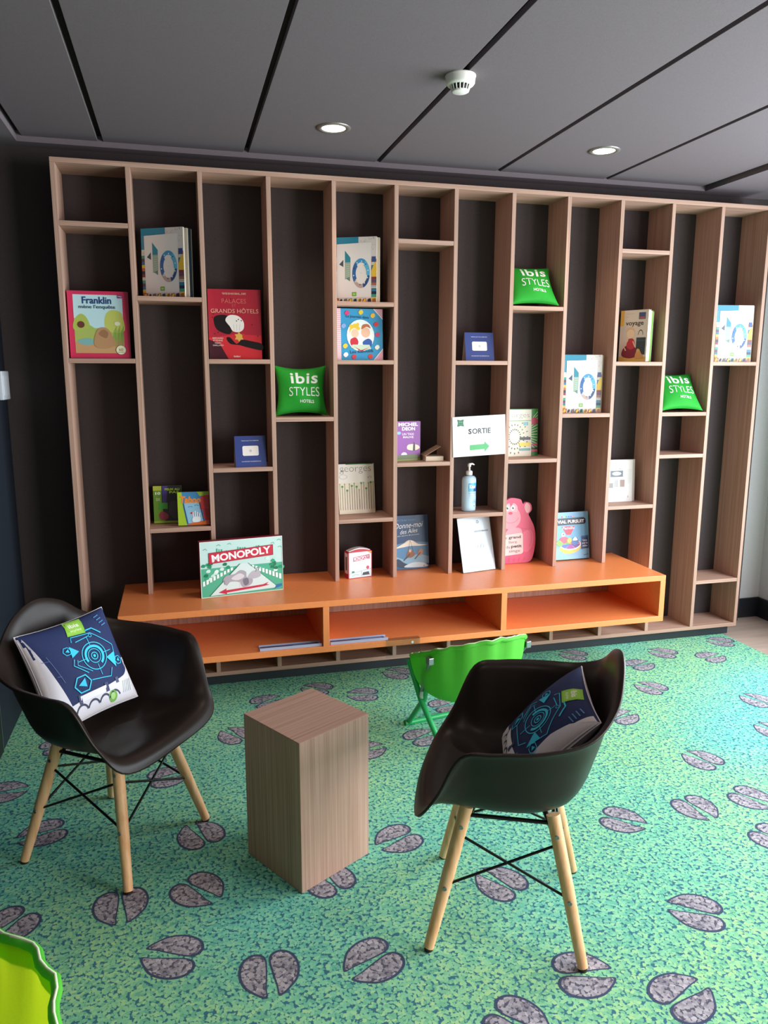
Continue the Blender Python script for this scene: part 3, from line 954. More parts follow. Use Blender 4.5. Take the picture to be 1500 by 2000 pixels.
# ---- "10" brochures: white panel over a colour collage
def art_ten(w, h, seed):
    rnd = random.Random(seed)
    a = Art(w, h)
    a.rect(0, 0, 1, 1, '#d8d3cf'); a.rect(0, .90, .58, 1, '#1f7f9c'); a.rect(0, .70, .12, .90, '#3a88a5')
    a.rect(.58, .62, 1, 1, '#d2c9c6')
    for i in range(22):
        x, y = rnd.uniform(.60, .97), rnd.uniform(.80, .98)
        a.line([(x, y), (x + rnd.uniform(-.03, .03), y + rnd.uniform(-.02, .02))], .0012, '#4a4650')
    cols = ['#b0603a', '#d8b03c', '#2d6d8f', '#573b52', '#3f8f7c', '#c9c2b4', '#7d2f3c', '#1d2a44']
    for i in range(14):
        y = .04 + .62 * i / 14
        a.rect(0, y, .12, y + .05, cols[i % 8]); a.rect(.88, y, 1, y + .05, cols[(i * 3 + 1) % 8])
    for i in range(9):
        x = i / 9
        a.poly([(x, 0), (x + .11, 0), (x + .09, .07), (x + .02, .06)], cols[(i * 5) % 8])
        a.blob([(x + .02, .01), (x + .05, .06), (x + .09, .05), (x + .07, .01)], ['#e3b93a', '#2b2233', '#8c5a3c'][i % 3])
    a.blob([(.88, .48), (.98, .62), (1.0, .46), (.92, .40)], '#d9b23c'); a.rect(.89, .62, .98, .70, '#2a4f86')
    for i in range(6):
        a.line([(.88, .22 + .025 * i), (1, .22 + .025 * i)], .0016, '#5b6d8a')
    # white panel
    a.poly([(.075, .075), (.875, .085), (.875, .915), (.075, .895)], '#dbd7d6')
    # numeral one
    a.poly([(.265, .62), (.265, .80), (.395, .69), (.395, .62)], '#1f7f94'); a.poly([(.265, .36), (.265, .62), (.395, .62), (.395, .40)], '#8fa393')
    a.poly([(.27, .38), (.385, .40), (.385, .33)], '#5f7c70'); a.poly([(.13, .59), (.23, .66), (.23, .55)], '#3a4a5c')
    for i in range(7):
        a.line([(.29, .38 + .035 * i), (.375, .41 + .03 * i)], .0011, '#cfd8cc')
    # numeral nought
    segs = [(60, 130, '#3c8ec0'), (130, 215, '#2b5f9a'), (215, 285, '#b49a94'), (285, 350, '#2a4c80'), (350, 420, '#58a9cc')]
    for a0, a1, c in segs:
        a.ring(.640, .450, .205, .225, .40 if a0 in (130, 350) else .27, c, 12, a0, a1)
    for i in range(10):
        t_ = R(36 * i + 12)
        a.ell(.635 + .170 * math.cos(t_), .455 + .178 * math.sin(t_), .014, .010, ['#bfe0ea', '#1c3c6a', '#e7ddd2'][i % 3], 8)
    a.ell(.64, .455, .03, .004, '#c9c4c2', 8)
    a.rect(.43, .105, .53, .165, '#5c9a2e'); a.rect(.445, .115, .515, .155, '#7dbb45'); a.text('ibis', .455, .125, .505, .145, '#e8f2dc')
    return a
def tens(x, y, z, yaw, n, lab, grp, w=.219, h=.316, tt=.013, lean=1.0):
    ca, sa = math.cos(R(yaw)), math.sin(R(yaw))
    for i in range(n):
        off = i * (tt + .0012)
        sh = [0, .012, .004, .016, .008, .02][i]
        book('brochure', lab[0] if i == 0 else ('tan', 'ochre', 'slate blue')[i - 1] + '-covered brochure standing behind the numeral brochure ' + lab[1], 'book',
             x - sa * off + ca * sh, y + ca * off + sa * sh, z, w, h - (0, .003, .006, .002, .008, .004)[i], tt, yaw, lean,
             art_ten(w, h, 3 + i) if i == 0 else None, ('#d8d3cf', '#c9b7a6', '#b98a4e', '#39627f', '#c7c1bb', '#a7503e')[i], grp, 'magazine')
tens(.345, .142, ZA + T2, -30, 4, ('white-fronted brochure with big numeral ten, above and beside the pink-bordered picture book', 'beside the pink-bordered book'), 'brochures with numerals on the shelves')
tens(1.262, .132, ZA + T2, -26, 3, ('white-fronted brochure with big numeral ten standing above the blue picture book', 'above the blue picture book'), 'brochures with numerals on the shelves')
tens(2.534, .088, ZC + T2, -9, 2, ('white-fronted brochure with big numeral ten in the column above the trivia game box', 'above the trivia game box'), 'brochures with numerals on the shelves')
tens(3.466, .055, ZB + T2 + .003, -9, 2, ('white-fronted brochure with big numeral ten in the end column beside the white wall', 'in the end column'), 'brochures with numerals on the shelves')

# ---- voyage book with its neighbours
def art_voyage():
    a = Art(.172, .283)
    a.rect(0, 0, 1, 1, '#d8cdbd'); a.rect(0, .70, .13, 1, '#e2b046'); a.rect(0, 0, 1, .10, '#d8b35c')
    a.rect(.66, .82, .90, .95, '#39507e'); a.rect(.68, .83, .88, .87, '#a65a4a')
    a.text('voyage', .20, .68, .84, .77, '#2d2a2a', bold=.015)
    a.line([(.20, .93), (.50, .93)], .001, '#8c97a0'); a.line([(.20, .87), (.30, .87)], .001, '#8c97a0')
    a.rect(.62, .14, .95, .47, '#233b40'); a.ring(.76, .52, .09, .10, .16, '#233b40', 16, 0, 180); a.rect(.64, .40, .93, .42, '#31525a')
    a.blob([(.12, .12), (.16, .26), (.38, .34), (.60, .28), (.66, .12), (.40, .07)], '#7c1f33')
    a.blob([(.28, .30), (.34, .44), (.52, .44), (.58, .30), (.44, .24)], '#b8303a')
    a.ell(.40, .55, .15, .095, '#e5cba9'); a.blob([(.25, .57), (.32, .66), (.48, .66), (.55, .57), (.47, .62), (.34, .62)], '#d9b88a')
    a.line([(.32, .42), (.18, .30), (.26, .22)], .006, '#e5cba9'); a.line([(.50, .40), (.60, .28)], .006, '#e5cba9')
    a.blob([(.62, .08), (.66, .22), (.74, .25), (.82, .17), (.92, .08)], '#cf9a5a'); a.ell(.70, .22, .05, .035, '#d9a866')
    return a
vy = -64
sa, ca = math.sin(R(vy)), math.cos(R(vy))
book('picture_book', 'cream travel picture book with a seated girl and a suitcase on its cover', 'book', 2.918, .172, ZB + T2, .172, .283, .022, vy, 1, art_voyage(), '#e6e1d6')
for i, (tt, cv, pg, lb) in enumerate(((.022, '#8fbf56', '#c6dfa0', 'slim light green book directly behind the travel picture book'), (.020, '#e3e6d4', '#8cbf5c', 'pale book with green page edges, last of the row behind the travel picture book'))):
    off = .0235 + .0235 * i
    book('book', lb, 'book', 2.918 - sa * off, .172 + ca * off, ZB + T2, .170 - .006 * i, .279 - .004 * i, tt, vy, 1, None, cv, pages=pg)

# ---- purple paperback
def art_purple():
    a = Art(.142, .207)
    a.rect(0, 0, 1, 1, '#8a3f9c'); a.poly([(0, 0), (1, 0), (1, .13), (.7, .18), (.35, .14), (0, .16)], '#5d6b40')
    a.poly([(0, .03), (1, .05), (1, .0), (0, 0)], '#8a9a4a')
    a.blob([(.46, .34), (.52, .41), (.74, .42), (.93, .38), (.96, .31), (.76, .26), (.52, .28)], '#e8d5bb')
    a.poly([(.70, .25), (.71, .40), (.73, .44), (.77, .44), (.79, .40), (.79, .25)], '#1f1a2a'); a.ell(.75, .46, .02, .018, '#1f1a2a', 10)
    a.ell(.35, .15, .12, .07, '#cfd9d8', 20, 0, 180); a.ell(.14, .71, .08, .04, '#7fb7dc', 14)
    W = '#f3eaf4'
    a.text('MICHEL', .12, .88, .90, .97, W, bold=.04); a.text('DEON', .26, .77, .78, .86, W, bold=.04)
    a.text('UN TAXI', .27, .65, .73, .71, '#f0d9ee', bold=.02); a.text('MAUVE', .30, .575, .72, .63, '#f0d9ee', bold=.02)
    return a
book('paperback', 'purple paperback with white block title lettering', 'book', 1.573, .082, ZD + T2, .142, .207, .02, 5, 0.5, art_purple(), '#8a3f9c', kind='magazine')
# small open paperback lying beside it
ob = thing('open_book', 'small worn beige book lying with its front cover lifted, by the purple paperback', 'book', (1.727, .040, ZD + T2 + .0003), (0, 0, R(-4)))
b = MB(); b.box(0, 0, 0, .100, .115, .0015); b.box(0, 0, .0245, .006, .115, .026); b.obj('cover', M('#b89a80', .7), ob)
b = MB(); b.box(.002, .002, .0015, .098, .113, .0245, 0, .001); b.obj('pages', M('#d9c6ae', .8), ob)
b = MB(); b.add([(-.004, 0, .026), (.088, .02, .074), (.088, .11, .074), (-.004, .115, .026), (-.004, 0, .0275), (.087, .02, .0757), (.087, .11, .0757), (-.004, .115, .0275)],
                [(0, 3, 2, 1), (4, 5, 6, 7), (0, 1, 5, 4), (1, 2, 6, 5), (2, 3, 7, 6), (3, 0, 4, 7)]); b.obj('lifted_cover', M('#a98a72', .7), ob)

# ---- youth magazines
def art_mag1():
    a = Art(.200, .266)
    a.rect(0, 0, 1, 1, '#e3d8c2'); a.rect(0, .62, 1, 1, '#e4ded6'); a.rect(.22, .985, .98, 1, '#3d8a3c')
    a.text('georges', .05, .80, .92, .935, '#4a4a4a', bold=-.02); a.ring(.14, .745, .11, .045, .07, '#5a5a5a', 24); a.rect(.09, .855, .17, .87, '#222222')
    a.text('n°1', .82, .70, .92, .75, '#555555')
    for i in range(15):
        x = .04 + .066 * i
        top = [.60, .55, .60, .47, .60, .56, .61, .54, .48, .61, .62, .50, .61, .62, .63][i]
        a.line([(x, .08), (x, top)], .0022, '#5a4636'); a.ell(x, top, .030 if i % 2 else .014, .022 if i % 2 else .011, '#3f8f3c', 14)
    a.line([(.58, .12), (.58, .29)], .001, '#6a5a46')
    return a
book('magazine', 'cream magazine with a row of green-headed matchsticks on its cover', 'magazine', 1.284, .143, ZE + T2, .200, .266, .008, 3, 8, art_mag1(), '#e3d8c2', kind='magazine')
def art_mag2():
    a = Art(.175, .259)
    a.rect(0, 0, 1, 1, '#e6decb'); a.rect(0, .74, 1, 1, '#e9e3d6')
    a.text('georges', -.42 + .45, .80, .93, .90, '#8a8a86', bold=-.015); a.rect(.0, .755, 1, .768, '#4c9a50')
    a.rect(.72, .66, .88, .73, '#5fb0c8'); a.text('12', .76, .675, .84, .715, '#f2f2ee')
    for k in range(20):
        t_ = R(18 * k)
        for q in (.14, .24, .34):
            x, y = .42 + q * 1.25 * math.cos(t_), .42 + q * 1.0 * math.sin(t_)
            if .03 < x < .95 and .06 < y < .72:
                a.line([(x, y), (x + .045 * math.cos(t_), y + .035 * math.sin(t_))], .0045, '#35322c')
    a.rect(.60, .35, .97, .41, '#2c2c2c'); a.rect(.58, .22, .97, .29, '#e8cf2c'); a.rect(.58, .12, .97, .17, '#5aa39c')
    return a
def art_mag3():
    a = Art(.175, .262)
    a.rect(0, 0, 1, 1, '#2f8f3e')
    for k in range(24):
        t_ = R(15 * k)
        a.line([(.55 + .25 * math.cos(t_), .45 + .2 * math.sin(t_)), (.55 + .6 * math.cos(t_), .45 + .52 * math.sin(t_))][:2], .003, '#dfe9cf') if False else None
    for k in range(13):
        y = .12 + .068 * k
        a.line([(.70, .45 + (y - .45) * .55), (.985, y)], .0035, '#dfe9cf')
    a.ell(.86, .74, .13, .08, '#c43a62'); a.rect(.76, .22, .99, .26, '#d84a78'); a.rect(.76, .14, .99, .175, '#2a2a2a'); a.rect(.76, .09, .99, .13, '#d84a78')
    return a
book('magazine', 'cream magazine with dark matches spread in rays, in front of a green one', 'magazine', 2.208, .140, ZD + T2, .175, .259, .007, 1, 3, art_mag2(), '#e6decb', kind='magazine')
book('magazine', 'green magazine with pale rays, peeking out behind a cream one', 'magazine', 2.252, .150, ZD + T2, .175, .262, .007, 1, 3, art_mag3(), '#2f8f3e', kind='magazine')

# ---- blue flight book
def art_flight():
    a = Art(.205, .297)
    a.rect(0, 0, 1, 1, '#24456f'); a.poly([(0, 0), (1, 0), (1, .48), (.5, .52), (0, .46)], '#4f86b0')
    a.poly([(0, .06), (1, .05), (1, .22), (.7, .28), (.3, .18), (0, .26)], '#86b3cc'); a.poly([(0, 0), (1, 0), (1, .09), (0, .06)], '#2a5d86')
    a.blob([(.0, .12), (.12, .20), (.30, .12), (.50, .06), (.2, .03)], '#1d3550'); a.blob([(.30, .04), (.55, .12), (.85, .10), (.95, .03)], '#cfe0e8')
    a.poly(crom([(.03, .40), (.25, .47), (.48, .545), (.72, .46), (.97, .44), (.74, .425), (.48, .43), (.25, .41)], 5), '#e9e2d4')
    a.line([(.03, .40), (.48, .545), (.97, .44)], .0014, '#8a6d4e')
    a.line([(.48, .54), (.40, .28)], .0016, '#4a3524'); a.line([(.48, .54), (.58, .28)], .0016, '#4a3524')
    a.blob([(.36, .24), (.42, .34), (.54, .34), (.60, .26), (.48, .21)], '#8b5a3a'); a.ell(.47, .34, .035, .03, '#e1b48c')
    a.blob([(.68, .26), (.74, .36), (.84, .34), (.80, .25)], '#b07a52')
    a.line([(.28, .16), (.46, .28)], .005, '#3a2a20'); a.line([(.60, .18), (.76, .30)], .005, '#3a2a20')
    W = '#eef3f6'
    a.text('NICOLAS VANIER', .10, .90, .66, .935, '#6f9fc4')
    a.text('Donne-moi', .04, .77, .86, .87, W, shear=.35, bold=-.005, rot=3); a.text('des Ailes', .20, .67, .70, .75, W, shear=.35, bold=-.005, rot=5)
    a.text('une oeuvre de jeunesse', .12, .615, .74, .65, '#cfdde6', shear=.3, rot=3)
    a.rect(.84, .035, .87, .06, '#e8792c'); a.text('EDITIONS', .875, .035, .985, .058, '#dfe8ee')
    return a
book('picture_book', 'blue picture book with a white hang glider over water', 'book', 1.585, .140, BZ, .205, .297, .010, 2, 7, art_flight(), '#24456f')

# ---- ape-shaped pink board book
mk = thing('shaped_book', 'pink board book cut in the outline of an ape holding its title card', 'book', lean_loc(2.194, .112, BZ, .022, 4), (R(-4), 0, R(2)))
ape = [(x, max(0.0, z)) for x, z in crom([(.0, .0), (.10, .0), (.19, .004), (.218, .05), (.230, .13), (.222, .20), (.196, .255), (.186, .278), (.205, .300), (.200, .335), (.172, .348), (.150, .338), (.138, .362), (.105, .372), (.070, .372), (.035, .352), (.022, .320), (.0, .335), (-.0, .30), (.012, .270), (.0, .24), (-.0, .12)], 4)]
b = MB(); b.prism(ape, 0.0, 0.003); b.prism(ape, .019, .022); fix_normals(b.obj('cover', M('#d9486e', .45), mk))
b = MB(); b.prism([(.006 + x * .96, .004 + z * .98) for x, z in ape], .003, .019); fix_normals(b.obj('pages', M('#d8c3c3', .8), mk))
a = Art(1, 1)
a.blob([(.175, .285), (.196, .300), (.193, .330), (.172, .342), (.160, .320)], '#efb0b6')
a.blob([(.02, .22), (.03, .275), (.045, .31), (.08, .322), (.115, .31), (.135, .27), (.125, .225), (.075, .195)], '#eb8f9c')
a.blob([(.030, .29), (.04, .33), (.065, .345), (.075, .32), (.09, .345), (.115, .325), (.11, .295), (.07, .30)], '#f0a3ad')
for x in (.052, .086):
    a.ell(x, .318, .0125, .0150, '#f6eef0'); a.ell(x + .002, .318, .006, .008, '#1c1416', 12); a.ell(x + .004, .321, .002, .0025, '#ffffff', 8)
a.ell(.072, .288, .013, .008, '#c8324f', 14)
a.line(crom([(.03, .255), (.05, .238), (.08, .232), (.11, .245), (.122, .262)], 4, False), .0016, '#a62a48')
a.blob([(.135, .16), (.19, .19), (.215, .15), (.205, .09), (.17, .06), (.14, .09)], '#e2607f')
a.line(crom([(.14, .20), (.19, .185), (.205, .14), (.19, .09)], 5, False), .0014, '#a62a48')
a.blob([(.045, .155), (.05, .19), (.085, .205), (.13, .20), (.145, .175), (.125, .165)], '#ec93a0')
card = [(.028, .045), (.140, .052), (.152, .062), (.150, .165), (.140, .176), (.030, .166), (.020, .155), (.020, .055)]
a.poly(card, '#eec2bd')
a.line(card + [card[0]], .0012, '#a62a48')
a.text('Le', .030, .142, .050, .158, '#5a3238'); a.text('grand', .060, .138, .136, .159, '#2c1a1e', bold=.03)
a.text('livre', .062, .115, .112, .132, '#6a3a40'); a.text('du', .044, .088, .068, .104, '#5a3238'); a.text('petit', .076, .085, .142, .107, '#2c1a1e', bold=.03)
a.text('singe', .062, .060, .132, .079, '#6a3a40')
for i in range(5):
    a.line([(.03 + .03 * i, .012), (.035 + .032 * i, .035)], .0012, '#a62a48')
a.build('printed_cover', mk, .45)

# ---- acrylic stand with a white notice
st = thing('sign_holder', 'clear acrylic leaning holder with a white printed notice on the bench', 'sign', (1.930, -.020, BZ + .0003), (0, 0, R(12)))
def slant(px, l):     # distance up the leaning sheet -> y, z
    return (px * math.sin(R(15)) + l * math.cos(R(15)), px * math.cos(R(15)) - l * math.sin(R(15)))
def sheet(nm, x0, x1, h0, h1, l0, l1, mat):
    P = []
    for l in (l0, l1):
        for h_ in (h0, h1):
            y, z = slant(h_, l)
            P += [(x0, y, z + .002), (x1, y, z + .002)]
    b = MB(); b.add(P, [(0, 1, 3, 2), (4, 6, 7, 5), (0, 4, 5, 1), (2, 3, 7, 6), (0, 2, 6, 4), (1, 5, 7, 3)])
    return fix_normals(b.obj(nm, mat, st))
sheet('front_pane', 0, .212, 0, .300, -.0018, -.0002, ACRYL)
sheet('paper', .001, .211, .001, .298, .0002, .0008, M('#f3f1f4', .55))
sheet('back_pane', 0, .212, 0, .300, .0012, .0028, ACRYL)
b = MB(); b.box(0, .001, 0, .212, .085, .002); b.obj('foot', ACRYL, st)
a = Art(.212, .300)
a.ring(.60, .90, .035, .028, .35, '#3d5a4a', 16); a.text('GESTES MAINS', .46, .715, .90, .745, '#5a5c68', bold=.01)
for i in range(3):
    a.line(crom([(.42 + .1 * i, .40 + .02 * i), (.46 + .1 * i, .50), (.52 + .09 * i, .48), (.50 + .1 * i, .41)], 4, False), .0018, '#8492a8')
a.line([(.35, .40), (.72, .42)], .001, '#b8c2cc')
o = a.build('printed_notice', st, .5, lambda x, z, l: (x, slant(z, 0)[0] - .0003 + (-.0000) - l - .00, slant(z, 0)[1] + .0021))
o.location = (0, -.0018, 0)

# ---- exit sign sheet taped across the column
sg = thing('exit_sign', 'white laminated paper sign with a green arrow taped across the uprights', 'sign', (2.009, -.0035, 1.254), (0, R(-2.3), 0))
b = MB(); b.box(-.1485, 0, -.105, .1485, .0012, .105); b.obj('paper_sheet', M('#dedce1', .3), sg)
a = Art(.297, .210)
a.blob([(.09, .76), (.15, .775), (.21, .76), (.20, .85), (.21, .93), (.15, .915), (.09, .93), (.10, .85)], '#1f6b4a', 3)
a.text('ibis', .12, .855, .18, .89, '#7fb59a'); a.text('STYLES', .11, .80, .19, .825, '#5f9f80')
a.text('S', .295, .555, .355, .69, '#1c1d24', bold=.035); a.text('ORTIE', .370, .555, .72, .69, '#24262e', bold=.014)
a.poly([(.32, .15), (.60, .16), (.60, .09), (.69, .225), (.60, .35), (.60, .29), (.32, .28)], '#4aa868')
o = a.build('printed_text', sg, .4)
o.location = (-.1485, 0, -.105)

# ---- folded newspapers
def art_news(w, h):
    a = Art(w, h)
    a.rect(0, 0, 1, 1, '#dcd6d2')
    a.text('Saveur du', .10, .77, .62, .82, '#4a4648'); a.text('On', .05, .58, .16, .61, '#4a4648'); a.text('oeil', .04, .49, .22, .53, '#4a4648')
    a.rect(.22, .60, .66, .75, '#4b5563'); a.ell(.44, .68, .16, .045, '#c9c6c0'); a.rect(.16, .34, .32, .46, '#7a7878'); a.rect(.36, .36, .50, .55, '#a8a4a2')
    a.rect(.56, .36, .72, .53, '#8a6a5a')
    for i in range(5):
        a.line([(.37, .38 + .03 * i), (.49, .38 + .03 * i)], .001, '#6a6668')
    for i in range(10):
        a.line([(.80, .45 + .035 * i), (.95, .45 + .035 * i)], .0008, '#9a9698')
    a.text('3', .82, .10, .86, .14, '#6a6668')
    return a
book('newspaper', 'folded grey-white newspaper with small photographs on its front page', 'newspaper', 2.846, .124, ZE + T2 + .003, .182, .243, .008, -2, 4, art_news(.182, .243), '#dcd6d2', kind='magazine')
book('newspaper', 'plain folded newspaper sheet standing behind the illustrated one', 'newspaper', 2.872, .135, ZE + T2 + .003, .178, .245, .006, -2, 4, None, '#d2ccc8', kind='magazine')

# ---- blue tent cards
def tent(label, x, y, z, w, h, yaw):
    r = thing('tent_card', label, 'card', (x, y, z + .0003), (0, 0, R(yaw)), 'blue tent cards on the shelves')
    sp = h * math.tan(R(11))
    def face(nm, y0, y1, col):
        e = .0007
        b = MB(); b.add([(0, y0, 0), (w, y0, 0), (w, y1, h), (0, y1, h), (0, y0 + e, 0), (w, y0 + e, 0), (w, y1 + e, h), (0, y1 + e, h)],
                        [(0, 1, 2, 3), (4, 7, 6, 5), (0, 4, 5, 1), (3, 2, 6, 7), (0, 3, 7, 4), (1, 5, 6, 2)])
        return fix_normals(b.obj(nm, M(col, .4), r))
    face('front_face', 0, sp, '#27397a'); face('back_face', 2 * sp + .001, sp + .001, '#cdbfb4')
    a = Art(w, h)
    P = '#d9d6e6'
    a.text('PARCE QUE VOUS MÉRITEZ', .22, .83, .78, .865, P, bold=.01); a.text('UN INSTANT DE DÉTENTE ICI', .20, .16, .82, .195, P, bold=.01)
    rc = [(.27, .36), (.73, .36), (.76, .39), (.76, .65), (.73, .68), (.27, .68), (.24, .65), (.24, .39)]
    a.poly(rc, '#e9ded9'); a.ring(.50, .52, .035, .04, .3, '#9a98a8', 14); a.text('RU', .475, .505, .525, .535, '#6c6a7a')
    a.build('printed_face', r, .4, lambda x_, z_, l: (x_, sp * z_ / h - .0004 - l, z_))
    return r
tent('blue tent card with a white panel, alone under an empty compartment beside the green cushion', .742, .020, ZD + T2, .152, .150, 4)
tent('blue tent card with a white panel, above the exit sign', 1.945, .048, ZB + T2, .160, .146, 0)

# ---- small game boxes
def art_green():
    a = Art(.135, .185)
    a.rect(0, 0, 1, 1, '#5f8f2a'); a.poly([(.30, 1), (1, 1), (1, 0), (.42, 0), (.30, .45)], '#23252b'); a.poly([(.32, 1), (.52, 1), (.44, .40), (.34, .50)], '#4a3c8c')
    a.rect(.0, .88, .30, 1, '#a9b83c'); a.text('10', .08, .77, .26, .84, '#f2f4ee', bold=.03); a.text('PEUX ALI', .42, .88, .94, .94, '#a9c83c', bold=.03); a.text('PAS', .58, .80, .92, .86, '#a9c83c', bold=.03)
    a.blob([(.18, .22), (.30, .32), (.52, .22), (.46, .10), (.25, .10)], '#8a3a4a'); a.rect(.0, .0, 1, .06, '#8fb23c'); a.rect(.20, .38, .50, .55, '#3f9a3c')
    a.blob([(.55, .30), (.60, .55), (.80, .60), (.95, .45), (.95, .15), (.70, .12)], '#3c3a44')     # plain shape in place of the figure
    a.text('QUIZ', .10, .60, .24, .68, '#e5ecc8')
    return a
book('game_box', 'small green and black game box half hidden behind a colourful party game box', 'box', .340, .128, ZE + T2, .135, .185, .042, -5, 4, art_green(), '#7fa832', kind='box', pages='#c9c43c')
def art_party():
    a = Art(.150, .163)
    a.rect(0, 0, 1, 1, '#3f86b8'); a.poly([(0, 0), (.28, 0), (.18, .5), (.14, 1), (0, 1)], '#a6c22c'); a.poly([(.70, .45), (1, .5), (1, .92), (.74, .88)], '#c8343c')
    a.poly([(.62, 1), (1, 1), (1, .90), (.70, .87)], '#9cbf34'); a.poly([(.28, 0), (1, 0), (1, .14), (.70, .10), (.40, .07)], '#d8652c')
    a.poly([(.20, .66), (.66, .70), (.80, .12), (.32, .05)], '#8fc0dc'); a.poly([(.78, .5), (1, .48), (1, .14), (.84, .12)], '#b8242e')
    a.text('Taboo', .08, .66, .74, .87, '#ef8c34', bold=.05, shear=.15, rot=-2)
    a.ring(.40, .54, .07, .03, .3, '#274a78', 14, 0, 180); a.ring(.60, .58, .07, .03, .3, '#274a78', 14, 0, 180)
    a.blob([(.38, .36), (.46, .33), (.52, .37), (.46, .40)], '#c2304c')
    for i in range(4):
        a.line([(.50 + .06 * i, .20), (.48 + .07 * i, .42 - .03 * abs(i - 1))], .006, '#f0f2f2'); a.line([(.515 + .06 * i, .20), (.50 + .07 * i, .40 - .03 * abs(i - 1))], .001, '#33466a')
    a.blob([(.46, .10), (.48, .24), (.70, .24), (.68, .10)], '#e6eef2')
    a.line([(.18, .66), (.30, .04)], .002, '#1d2c40'); a.line([(.70, .70), (.82, .10)], .002, '#1d2c40')
    return a
book('game_box', 'colourful party game box with a hand covering a face on its lid', 'box', .456, .030, ZE + T2, .150, .163, .045, -2, 6, art_party(), '#a6c22c', kind='box', pages='#b9382e')

# ---- big property board game
def art_board():
    a = Art(.403, .272)
    a.rect(0, 0, 1, 1, '#c4e0dc'); a.rect(0, 0, 1, .52, '#4fae8c')
    rnd = random.Random(4)
    for i in range(34):
        x = .02 + .96 * i / 34; hgt = rnd.uniform(.03, .16)
        if .15 < x < .80:
            a.rect(x, .66, x + .02, .72 + hgt, '#5cb89a' if i % 2 else '#3fa383')
    for i in range(90):
        x, y = rnd.uniform(0, .97), rnd.uniform(.06, .60)
        if abs(x - .52) < .10 + (.60 - y) * .85:
            continue
        q = rnd.choice(['#1f8f66', '#2fa67c', '#e6f2ee', '#15754f', '#d2ebe3', '#bfe2d6'])
        a.blob([(x, y), (x + .025, y + .045), (x + .055, y + .03), (x + .045, y - .015)], q, 2)
    for i in range(9):
        a.poly([(.02 + .042 * i, .20 + .03 * i), (.048 + .042 * i, .215 + .03 * i), (.048 + .042 * i, .30 + .026 * i), (.02 + .042 * i, .29 + .026 * i)], '#e9f3f0')
        a.poly([(.98 - .042 * i, .20 + .03 * i), (.952 - .042 * i, .215 + .03 * i), (.952 - .042 * i, .31 + .026 * i), (.98 - .042 * i, .30 + .026 * i)], '#eef6f4')
    a.poly([(.48, .56), (.56, .56), (.94, .05), (.10, .02)], '#d3e4e2'); a.line([(.47, .56), (.10, .02)], .002, '#157049'); a.line([(.57, .56), (.94, .05)], .002, '#157049')
    a.poly([(.20, .065), (.30, .13), (.295, .095), (.75, .135), (.82, .17), (.79, .13), (.83, .115), (.74, .095), (.30, .05), (.305, .02)], '#c02c48')
    a.blob([(.26, .28), (.30, .36), (.40, .38), (.47, .44), (.54, .40), (.55, .30), (.62, .26), (.60, .16), (.50, .12), (.45, .22), (.35, .24), (.30, .18)], '#a9a3ad')
    a.blob([(.36, .30), (.46, .38), (.52, .32), (.44, .26)], '#d6d1d8'); a.blob([(.50, .26), (.56, .28), (.57, .18), (.52, .15)], '#77727e')
    a.blob([(.56, .30), (.62, .40), (.70, .40), (.72, .30), (.64, .26)], '#b7b1bb'); a.line(crom([(.66, .38), (.68, .46), (.72, .44)], 4, False), .004, '#8b8592')
    a.line([(.28, .20), (.27, .28)], .006, '#8b8592'); a.line([(.46, .13), (.46, .22)], .006, '#d6d1d8')
    for x, y in ((.04, .86), (.20, .92), (.33, .93), (.86, .88), (.94, .93), (.95, .80)):
        a.line([(x, y), (x + .03, y + .02), (x + .045, y - .01)], .002, '#4fae8c')
    a.poly([(.10, .60), (.885, .665), (.885, .86), (.10, .80)], '#8c1c30')
    a.poly([(.105, .612), (.878, .675), (.878, .85), (.105, .79)], '#c8203f')
    a.text('MONOPOLY', .135, .665, .855, .80, '#f6f2f2', bold=.035, rot=4.2)
    a.poly([(.89, .03), (.985, .07), (.985, .115), (.915, .10)], '#2f6cb0')
    a.line([(.0, .0), (1, .0), (1, 1), (0, 1), (0, 0)], .003, '#e9eeec')
    return a
book('game_box', 'wide property trading board game box with red title bar on the bench', 'box', .549, -.129, BZ, .403, .272, .052, 8.2, .7, art_board(), '#9c1e34', kind='box', pages='#8c1a2c')

# ---- small carry-size edition
sm = thing('game_box', 'small white and red travel game box with arched top on the bench', 'box', (1.305, .028, BZ + .0003), (0, 0, R(12)))
prof = [(0, 0), (.137, 0), (.137, .140)] + [(.137 - .137 * i / 10, .140 + .014 * math.sin(math.pi * i / 10)) for i in range(1, 10)] + [(0, .140)]
b = MB(); b.prism(prof, 0, .052); fix_normals(b.obj('case', M('#c02a44', .4), sm))
b = MB(); b.prism([(.006, .144), (.131, .144)] + [(.131 - .125 * i / 8, .146 + .0135 * math.sin(math.pi * i / 8)) for i in range(0, 9)], .008, .044)
fix_normals(b.obj('handle', M('#e9e2e2', .4), sm))
a = Art(.137, .150)
a.rect(.03, .02, .97, .93, '#f4eff1'); a.poly([(.20, .60), (.90, .66), (.90, .82), (.20, .76)], '#b9486a'); a.text('MONOPOLY', .23, .635, .87, .775, '#f0e8ee', bold=.03, rot=3)
a.line([(.22, .56), (.86, .60)], .001, '#c9a9b4'); a.poly([(.03, .02), (.97, .02), (.97, .30), (.03, .18)], '#cfe7ec'); a.line([(.03, .18), (.97, .30)], .0016, '#5d93a8')
a.rect(.54, .05, .555, .24, '#5d93a8'); a.poly([(.58, .08), (.90, .08), (.86, .20), (.62, .18)], '#3a3f48'); a.line([(.15, .08), (.30, .14), (.46, .10)], .002, '#6db0a0')
a.ell(.20, .235, .06, .035, '#2f8f6a'); a.ell(.82, .35, .06, .06, '#c8506a'); a.poly([(.80, .93), (.97, .93), (.97, .84)], '#e8a03c')
